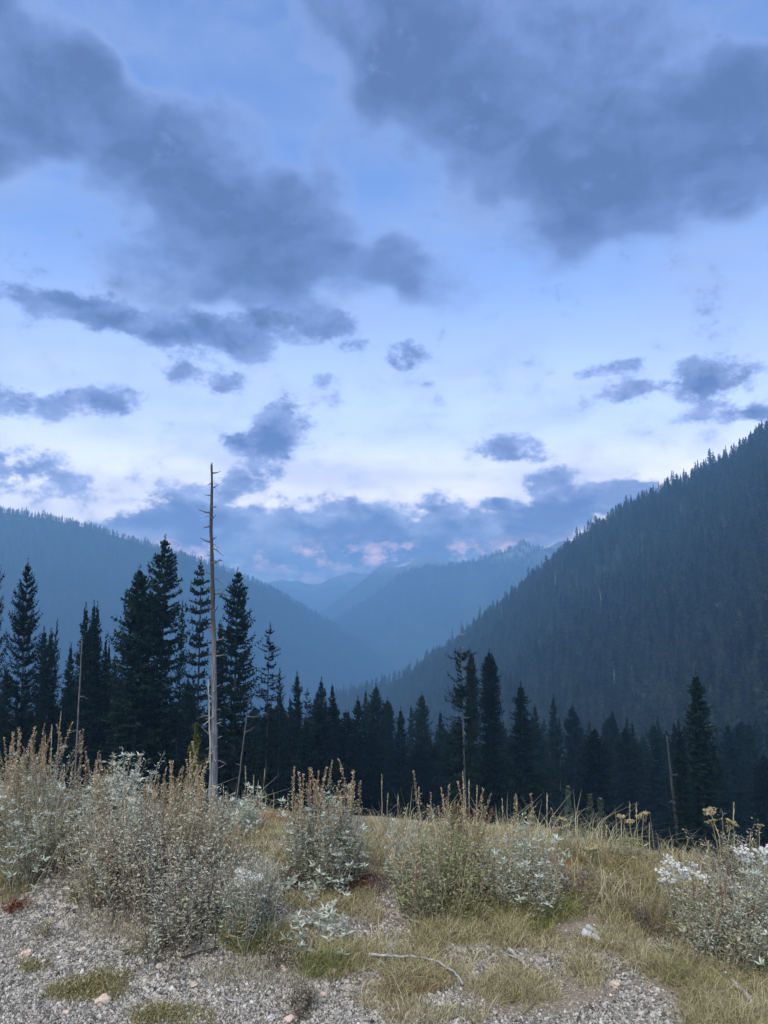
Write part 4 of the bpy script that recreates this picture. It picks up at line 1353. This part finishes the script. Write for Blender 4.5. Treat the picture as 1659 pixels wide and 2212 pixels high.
# ---- single tall grass stalks along the crest
TALL = [(1085, 1728, 1088, 1835), (1116, 1722, 1118, 1840), (1182, 1718, 1180, 1842), (1360, 1738, 1362, 1862), (1374, 1738, 1378, 1862), (1403, 1782, 1402, 1862), (1585, 1740, 1583, 1880),
        (1013, 1690, 1015, 1830), (1031, 1700, 1026, 1830), (1000, 1668, 1006, 1830), (838, 1718, 832, 1800), (572, 1663, 566, 1740), (558, 1690, 548, 1740), (825, 1678, 824, 1780),
        (905, 1705, 905, 1800), (860, 1720, 858, 1795), (132, 1540, 118, 1640), (98, 1590, 96, 1650), (112, 1570, 110, 1650), (530, 1660, 533, 1740), (548, 1678, 545, 1740),
        (1252, 1800, 1262, 1870), (1300, 1790, 1296, 1870), (1310, 1788, 1312, 1870), (1622, 1802, 1610, 1880), (1530, 1820, 1528, 1890)]
WHERE = ['among the rust-spiked bush', 'right of the rust-spiked bush', 'standing alone right of the bushes on the crest', 'left of a close pair between yarrow heads', 'right of a close pair between yarrow heads',
         'right of the three yarrow heads', 'between the tall yarrows at right', 'before the half-dead trunk', 'just right of the half-dead trunk', 'tallest by the half-dead trunk', 'bent, in the gap right of the lone silver bush',
         'in the gap left of the lone silver bush', 'bent, in the gap left of the lone silver bush', 'at the right flank of the lone silver bush', 'left of the green-yellow bush', 'in the gap between the two spiked bushes', 'tallest and leaning at the far left',
         'thin, left of the leaning tallest at the far left', 'upright beside the leaning tallest at the far left', 'right of the low silver bush by the snag', 'shorter, right of the low silver bush by the snag', 'curved, on the crest left of the yarrows', 'left of a pair on the low crest', 'right of a pair on the low crest',
         'leaning out by the right edge', 'short, before the big black conifer']
for k, ((x0, y0, x1, y1), wh) in enumerate(zip(TALL, WHERE)):
    b = hit(x1, y1)
    r = np.random.RandomState(k + 900)
    p = at(x0, y0, b[1]) - b
    e = bpy.data.objects.new('grass_stalk', None); COL.objects.link(e); e.location = b
    link('stem', path_mesh('stem', [(0, 0, -.03), p * .35 + np.array([r.normal(0, .008), 0, 0]), p * .7, p], .0026, .0012, STALK, 3, r.rand()), e)
    a = Acc(); n = 34
    s = r.uniform(.72, 1.02, n)
    D = unit(rdir(r, n, .2, .9) * .5 + unit(p))
    a.leaves(p[None] * s[:, None], D, unit(np.cross(D, rdir(r, n))), .016, .004, r.rand(n) * .6 + .4, .05)
    link('seed_head', a.mesh('seed_head', STALK), e)
    tag(e, 'thin straw grass stalk ' + wh, 'grass stalk', 'tall grass stalks on the crest')


# ------------------------------------------------------------------ grass, moss and gravel
def tuft(seed, n, h, spread, w, mat):
    r = np.random.RandomState(seed)
    a = Acc()
    th = r.rand(n) * 6.28; q = np.sqrt(r.rand(n)) * spread
    b = np.stack([q * np.cos(th), q * np.sin(th), 0 * q], -1)
    L = h * r.uniform(.45, 1.15, n)
    out = r.normal(0, .7, (n, 2)) + np.stack([np.cos(th), np.sin(th)], -1) * .2
    m = b + np.column_stack([out * L[:, None] * .35, L * .6])
    t = b + np.column_stack([out * L[:, None] * 1.0, L * r.uniform(.45, 1.0, n)])
    sd_ = np.stack([-np.sin(th * 3), np.cos(th * 3), 0 * th], -1) * (w / 2)
    V = np.stack([b - sd_, b + sd_, m + sd_ * .8, m - sd_ * .8, t + sd_ * .15, t - sd_ * .15], 1).reshape(-1, 3)
    i = np.arange(n)[:, None] * 6
    Fq = np.vstack([i + np.array([0, 1, 2, 3]), i + np.array([3, 2, 4, 5])])
    a.add(V, Fq, np.repeat(np.clip(r.normal(.5, .25, n), 0, 1), 6))
    return a.mesh('tuft', mat)


T_DRY = [tuft(i, 44, h, sp, .0019, GRASSM) for i, (h, sp) in enumerate([(.032, .06), (.045, .06), (.022, .07), (.06, .05), (.028, .08)])]
T_GREEN = [tuft(20 + i, 46, h, sp, .002, GRASSG) for i, (h, sp) in enumerate([(.035, .055), (.055, .05), (.025, .065), (.08, .045)])]
T_MOSS = [tuft(40 + i, 46, h, sp, .0022, MOSSM) for i, (h, sp) in enumerate([(.012, .045), (.018, .05), (.009, .055)])]
T_LITTER = [tuft(60 + i, 30, .02, .07, .0022, DRY) for i in range(3)]
T_RUSSET = [tuft(80 + i, 44, h, sp, .002, RUSTGRASS) for i, (h, sp) in enumerate([(.04, .06), (.06, .05), (.03, .07)])]
T_DARK = [tuft(90 + i, 34, .022, .06, .003, DARKSTEM) for i in range(3)]
T_TALL = [tuft(110 + i, 7, h, .05, .0024, STALK) for i, h in enumerate((.13, .18, .10, .22))]
# places kept free of grass: x, y, rx, ry
BARE = [(1368, 2150, 62, 95), (860, 2000, 50, 75), (1080, 2078, 150, 34), (1230, 2012, 70, 20), (1010, 2120, 60, 20), (760, 2130, 60, 30), (1430, 2035, 70, 18), (955, 2165, 90, 38), (1620, 2170, 60, 16),
        (860, 1925, 40, 40), (1060, 1995, 60, 14)]


def in_ground(regions, seed, thr=-.2):
    """Random ground points inside ellipses given in photograph units: x, y, rx, ry, count."""
    r = np.random.RandomState(seed)
    out = []
    for (x, y, rx, ry, cnt) in regions:
        c = hit(x, y); ex = hit(x + rx, y); f0 = hit(x, y + ry); f1 = hit(x, y - ry)
        ax = abs(ex[0] - c[0]); ay = max((f1[1] - f0[1]) / 2, .05); yc = (f1[1] + f0[1]) / 2
        q = r.rand(cnt) ** .55; th = r.rand(cnt) * 6.28
        X = c[0] + ax * q * np.cos(th); Y = yc + ay * q * np.sin(th)
        keep = fbm(X * 2.6, Y * 2.6, 4, seed, .65) > thr + .75 * (q - .55)
        keep &= r.rand(cnt) < .35 + .65 * (fbm(X * 1.1, Y * 1.1, 3, seed + 5) > -.05)
        out.append(np.stack([X, Y], -1)[keep])
    P = np.concatenate(out)
    for (x, y, rx, ry) in BARE:
        c = hit(x, y); ex = hit(x + rx, y); f0 = hit(x, y + ry); f1 = hit(x, y - ry)
        r2 = ((P[:, 0] - c[0]) / abs(ex[0] - c[0])) ** 2 + ((P[:, 1] - (f0[1] + f1[1]) / 2) / max((f1[1] - f0[1]) / 2, .05)) ** 2
        r2 = r2 * (1 + 1.6 * fbm(P[:, 0] * 5, P[:, 1] * 5, 3, 91))
        P = P[(r2 > 1) | (r.rand(len(P)) < .06)]
    return np.column_stack([P, gz(P[:, 0], P[:, 1]) - .004])


def grass(name, regions, meshes, seed, label, smin=.6, smax=1.3, thr=-.2):
    P = in_ground(regions, seed, thr)
    n = len(P); r = np.random.RandomState(seed + 1)
    s = r.uniform(smin, smax, n)
    o = scatter(name, P, meshes, r.randint(0, len(meshes), n), np.column_stack([r.normal(0, .12, n), r.normal(0, .12, n), r.rand(n) * 6.28]), np.column_stack([s, s, s * r.uniform(.8, 1.2, n)]), r.rand(n))
    tag(o, label, kind='stuff')


grass('dry_grass', [(1250, 2060, 420, 110, 2600), (1180, 2150, 180, 70, 600), (1560, 2140, 150, 90, 900), (1050, 2010, 160, 70, 600), (900, 2080, 120, 60, 420), (1480, 2010, 250, 60, 900), (1260, 1930, 300, 60, 1300),
                    (850, 1840, 110, 70, 500), (560, 1830, 120, 90, 700), (640, 2040, 130, 50, 420), (830, 2130, 70, 40, 200), (1000, 2190, 150, 30, 260), (1560, 2200, 200, 40, 500), (700, 2080, 110, 40, 260),
                    (1300, 1855, 300, 30, 1100), (1190, 1842, 190, 18, 900), (1080, 1805, 180, 24, 500), (1080, 1840, 200, 30, 500), (740, 1960, 160, 40, 300), (30, 1900, 90, 50, 260), (200, 1850, 80, 30, 150), (1250, 2120, 60, 50, 160), (1850, 2080, 260, 120, 1500), (1800, 1960, 220, 60, 700), (-160, 1900, 160, 60, 400)], T_DRY, 501,
      'dry olive and straw grass carpeting the slope right of the gravel')
grass('green_grass', [(1100, 1985, 180, 30, 300), (1330, 1960, 160, 40, 140), (1480, 2000, 130, 50, 200), (720, 2090, 60, 24, 150), (820, 2120, 60, 30, 120), (960, 1960, 90, 24, 200), (1630, 2110, 90, 60, 130), (30, 1880, 70, 40, 160),
                      (180, 1830, 70, 50, 130), (880, 1960, 40, 30, 110), (1480, 2120, 60, 40, 120), (545, 2040, 60, 20, 70), (1400, 1900, 160, 30, 90)], T_GREEN, 502, 'greener grass tufts at the feet of the bushes')
grass('moss', [(150, 2140, 130, 36, 900), (360, 2195, 110, 40, 900), (240, 2110, 80, 20, 260), (70, 2085, 40, 22, 200), (330, 2050, 60, 16, 160), (60, 2060, 50, 12, 100)], T_MOSS, 503, 'low olive moss and short grass patches on the gravel', thr=-.05)
grass('plant_litter', [(370, 2000, 210, 30, 420), (730, 1905, 150, 40, 320), (980, 1950, 130, 24, 220), (570, 1770, 90, 30, 260), (1250, 1960, 220, 60, 400), (560, 2090, 120, 40, 200), (850, 1900, 60, 50, 160), (90, 1870, 130, 14, 200)], T_LITTER, 504,
      'dead stems and leaf litter lying under the bushes')

grass('tall_dry_grass', [(850, 1800, 60, 20, 60), (1010, 1800, 120, 24, 110), (1160, 1835, 90, 20, 110), (1300, 1855, 160, 20, 190), (1450, 1865, 120, 20, 130), (560, 1765, 60, 20, 50), (480, 1790, 60, 20, 40),
                         (1330, 1960, 220, 40, 120), (1520, 2030, 150, 30, 110), (630, 1890, 60, 50, 60), (830, 1870, 50, 40, 60), (300, 1780, 260, 30, 120)], T_TALL, 507, 'thin tall straw grass fringing the crest')
grass('russet_grass', [(1300, 1915, 200, 55, 620), (1480, 1930, 120, 40, 200), (1380, 1975, 70, 40, 160), (580, 1760, 60, 22, 120), (1600, 2010, 90, 40, 120), (900, 2130, 60, 26, 70)], T_RUSSET, 505,
      'russet brown dry grass on the slope left of the white flowers')
grass('dark_litter', [(400, 1985, 190, 30, 900), (715, 1905, 130, 26, 520), (965, 1955, 110, 20, 420), (1430, 1995, 60, 40, 420), (90, 1868, 140, 16, 420), (560, 2020, 60, 16, 200), (650, 2060, 60, 14, 120)], T_DARK, 506,
      'dark twiggy litter in the shelter of the bushes', thr=-.3)

STONE = ramp_mat('gravel_stone', [(.055, .053, .045), (.17, .16, .137), (.31, .292, .25), (.41, .388, .338), (.53, .50, .445)], .85, .3, inst=True)


def gravel():
    meshes = [rock_mesh('pebble', 200 + i, STONE, 1, .5) for i in range(6)]
    r = np.random.RandomState(31)
    n = 180000
    x = r.uniform(-420, 2080, n); y = 1840 + 520 * r.rand(n) ** .85
    a, b = ray(x, y)
    Y = EYE / -b
    X = a * Y
    keep = (Y > 2.2) & (Y < 8)
    X, Y = X[keep], Y[keep]
    # fewer loose stones where soil, litter and grass cover the ground
    cov = np.zeros(len(X))
    for (sx, sy, rx, ry) in SOIL:
        c = hit(sx, sy); ex = hit(sx + rx, sy); f0 = hit(sx, sy + ry); f1 = hit(sx, sy - ry)
        r2 = ((X - c[0]) / abs(ex[0] - c[0])) ** 2 + ((Y - (f0[1] + f1[1]) / 2) / max((f1[1] - f0[1]) / 2, .15)) ** 2
        cov = np.maximum(cov, np.clip(1.2 - r2, 0, .85))
    keep = (r.rand(len(X)) > cov) & (Y < crest(X) - .2)
    X, Y = X[keep], Y[keep]
    m = len(X)
    s = np.clip(r.lognormal(math.log(.0034), .45, m), .0018, .012)
    P = np.column_stack([X, Y, gz(X, Y) + s * .15])
    o = scatter('gravel', P, meshes, r.randint(0, 6, m), r.rand(m, 3) * 6.28, np.column_stack([s * r.uniform(.8, 1.4, m), s * r.uniform(.8, 1.3, m), s * r.uniform(.5, .9, m)]), np.clip(r.normal(.5, .29, m), 0, 1))
    tag(o, 'loose crushed grey gravel', kind='stuff')


gravel()

TANROCK = m_rock('tan_stone', (.36, .29, .21), (.60, .50, .39))
PINKROCK = m_rock('pinkish_stone', (.45, .32, .25), (.64, .50, .42))
GREYROCK = m_rock('pale_grey_stone', (.30, .29, .28), (.58, .57, .55))
ROCKS = [(222, 2168, 15, TANROCK, 'tan stone beside the moss patch on the gravel'), (720, 2104, 11, PINKROCK, 'pink flat stone on gravel below the low silver plant'),
         (143, 2192, 8, PINKROCK, 'pinkish stone below the largest moss patch'), (58, 2062, 11, PINKROCK, 'pinkish stone near the left edge on the gravel'),
         (344, 2090, 8, TANROCK, 'small tan stone on gravel below the white wood piece'), (612, 2098, 9, TANROCK, 'flat tan stone by the grey dry tuft'),
         (418, 2130, 9, TANROCK, 'tan stone above the lower moss patch'), (697, 2152, 8, PINKROCK, 'pinkish stone right of the brown dry tuft'),
         (624, 2208, 12, PINKROCK, 'pinkish stone at the bottom edge'), (945, 1992, 9, TANROCK, 'tan stone in the gravel gap below the lone silver bush'),
         (1105, 2105, 9, GREYROCK, 'pale stone in the right gravel gap'), (1330, 2040, 10, GREYROCK, 'pale stone at the grass edge near the bleached wood'),
         (1327, 2130, 11, TANROCK, 'tan stone in the grass left of the gravel strip'), (575, 1742, 9, GREYROCK, 'grey stone on the bare crest right of the snag'),
         (612, 1748, 9, TANROCK, 'tan stone on the bare crest beside the grey one'), (1010, 1768, 9, GREYROCK, 'pale stone on the crest by the rust-spiked bush'),
         (585, 2205, 9, GREYROCK, 'grey stone at the bottom edge left of the pinkish one'), (1655, 2125, 8, GREYROCK, 'pale stone at the right edge')]
for i, (x, y, rp, mt, lab) in enumerate(ROCKS):
    c = hit(x, y); s = rp / F * c[1]
    o = link('stone', rock_mesh('stone', 400 + i, mt, 3, .5))
    o.location = (c[0], c[1], c[2] + s * .25); o.scale = (s, s * .9, s * .62); o.rotation_euler = (.1, .15, i * 1.3)
    tag(o, lab, 'stone', 'larger loose stones')


# ------------------------------------------------------------------ sticks and wood
def stick(name, pts_v, r0, r1, label, mat=GREYWOOD, lift=.01, twigs=(), cat='stick'):
    P = np.array([hit(*p) + np.array([0, 0, lift + (k % 2) * .006]) for k, p in enumerate(pts_v)])
    t = np.linspace(0, len(P) - 1, len(P) * 4)
    Q = np.stack([np.interp(t, np.arange(len(P)), P[:, j]) for j in range(3)], -1)
    for _ in range(2):
        Q[1:-1] = (Q[:-2] + 2 * Q[1:-1] + Q[2:]) / 4
    Q += np.random.RandomState(len(label)).normal(0, .002, Q.shape)
    o0 = Q[0].copy(); Q -= o0
    V, Fq = tube(Q, np.linspace(r0, r1, len(Q)) * (1 + .15 * np.sin(np.arange(len(Q)) * 1.7)), 7)
    o = link(name, mesh_np(name, V, Fq, mat, smooth=True)); o.location = o0
    for (k, dx, dz) in twigs:
        q = Q[k]
        b = link('twig', path_mesh('twig', [q, q + np.array([dx * .5, -.01, dz * .6]), q + np.array([dx, .01, dz])], r1 * .9, r1 * .3, mat), o)
    tag(o, label, cat)
    return o


stick('fallen_branch', [(798, 2083), (850, 2086), (900, 2085), (940, 2096), (968, 2112), (985, 2125), (1000, 2148)], .0055, .0035, 'long pale crooked branch lying across the grass', lift=.032, twigs=[(4, .01, .07)])
stick('stick', [(1100, 2055), (1118, 2078), (1142, 2098)], .010, .006, 'short grey stick in the right gravel gap', twigs=[(6, -.08, .03)])
stick('stick', [(1270, 2010), (1300, 2030)], .016, .006, 'bleached grey wood sliver pointing out of the grass')
stick('stick', [(1606, 2092), (1659, 2094)], .005, .004, 'thin straw coloured stick in the grass at the right edge')
stick('stick', [(392, 2075), (440, 2062), (470, 2055)], .004, .003, 'thin twig lying on gravel below the dry bush', DARKSTEM)
stick('stick', [(478, 2140), (486, 2165), (520, 2172)], .005, .003, 'bent pale twig beside the lower moss patch')
stick('stick', [(600, 2052), (650, 2060), (690, 2056)], .004, .003, 'thin grey twig in front of the low silver plant')
stick('stick', [(690, 1955), (720, 1972)], .005, .003, 'pale twig left of the low silver plant')
stick('stick', [(880, 1905), (930, 1902), (980, 1912)], .006, .004, 'pale bent twig between the lone silver and the green-yellow bush')
stick('stick', [(540, 1752), (590, 1757), (625, 1760)], .008, .005, 'weathered stick lying on the bare crest')
stick('stick', [(1130, 2200), (1160, 2170)], .004, .003, 'thin pale twig in the dry grass near the bottom', STALK)
c = stick('wood_piece', [(347, 2018), (374, 2002)], .020, .021, 'short white bleached wood piece at the foot of the dry bush', m_wood('bleached_wood', (.50, .50, .50), (.80, .80, .80)), lift=.02, cat='wood')
c = stick('wood_piece', [(1262, 2026), (1280, 2034), (1298, 2042)], .024, .010, 'bleached wood chunk in the grass left of the dark bush', m_wood('bleached_wood_b', (.22, .21, .2), (.5, .49, .47)), lift=.015, cat='wood')
c = stick('wood_piece', [(1580, 2130), (1610, 2155), (1630, 2185)], .018, .008, 'grey weathered root in the grass near the right bottom', GREYWOOD, lift=.01, cat='wood')
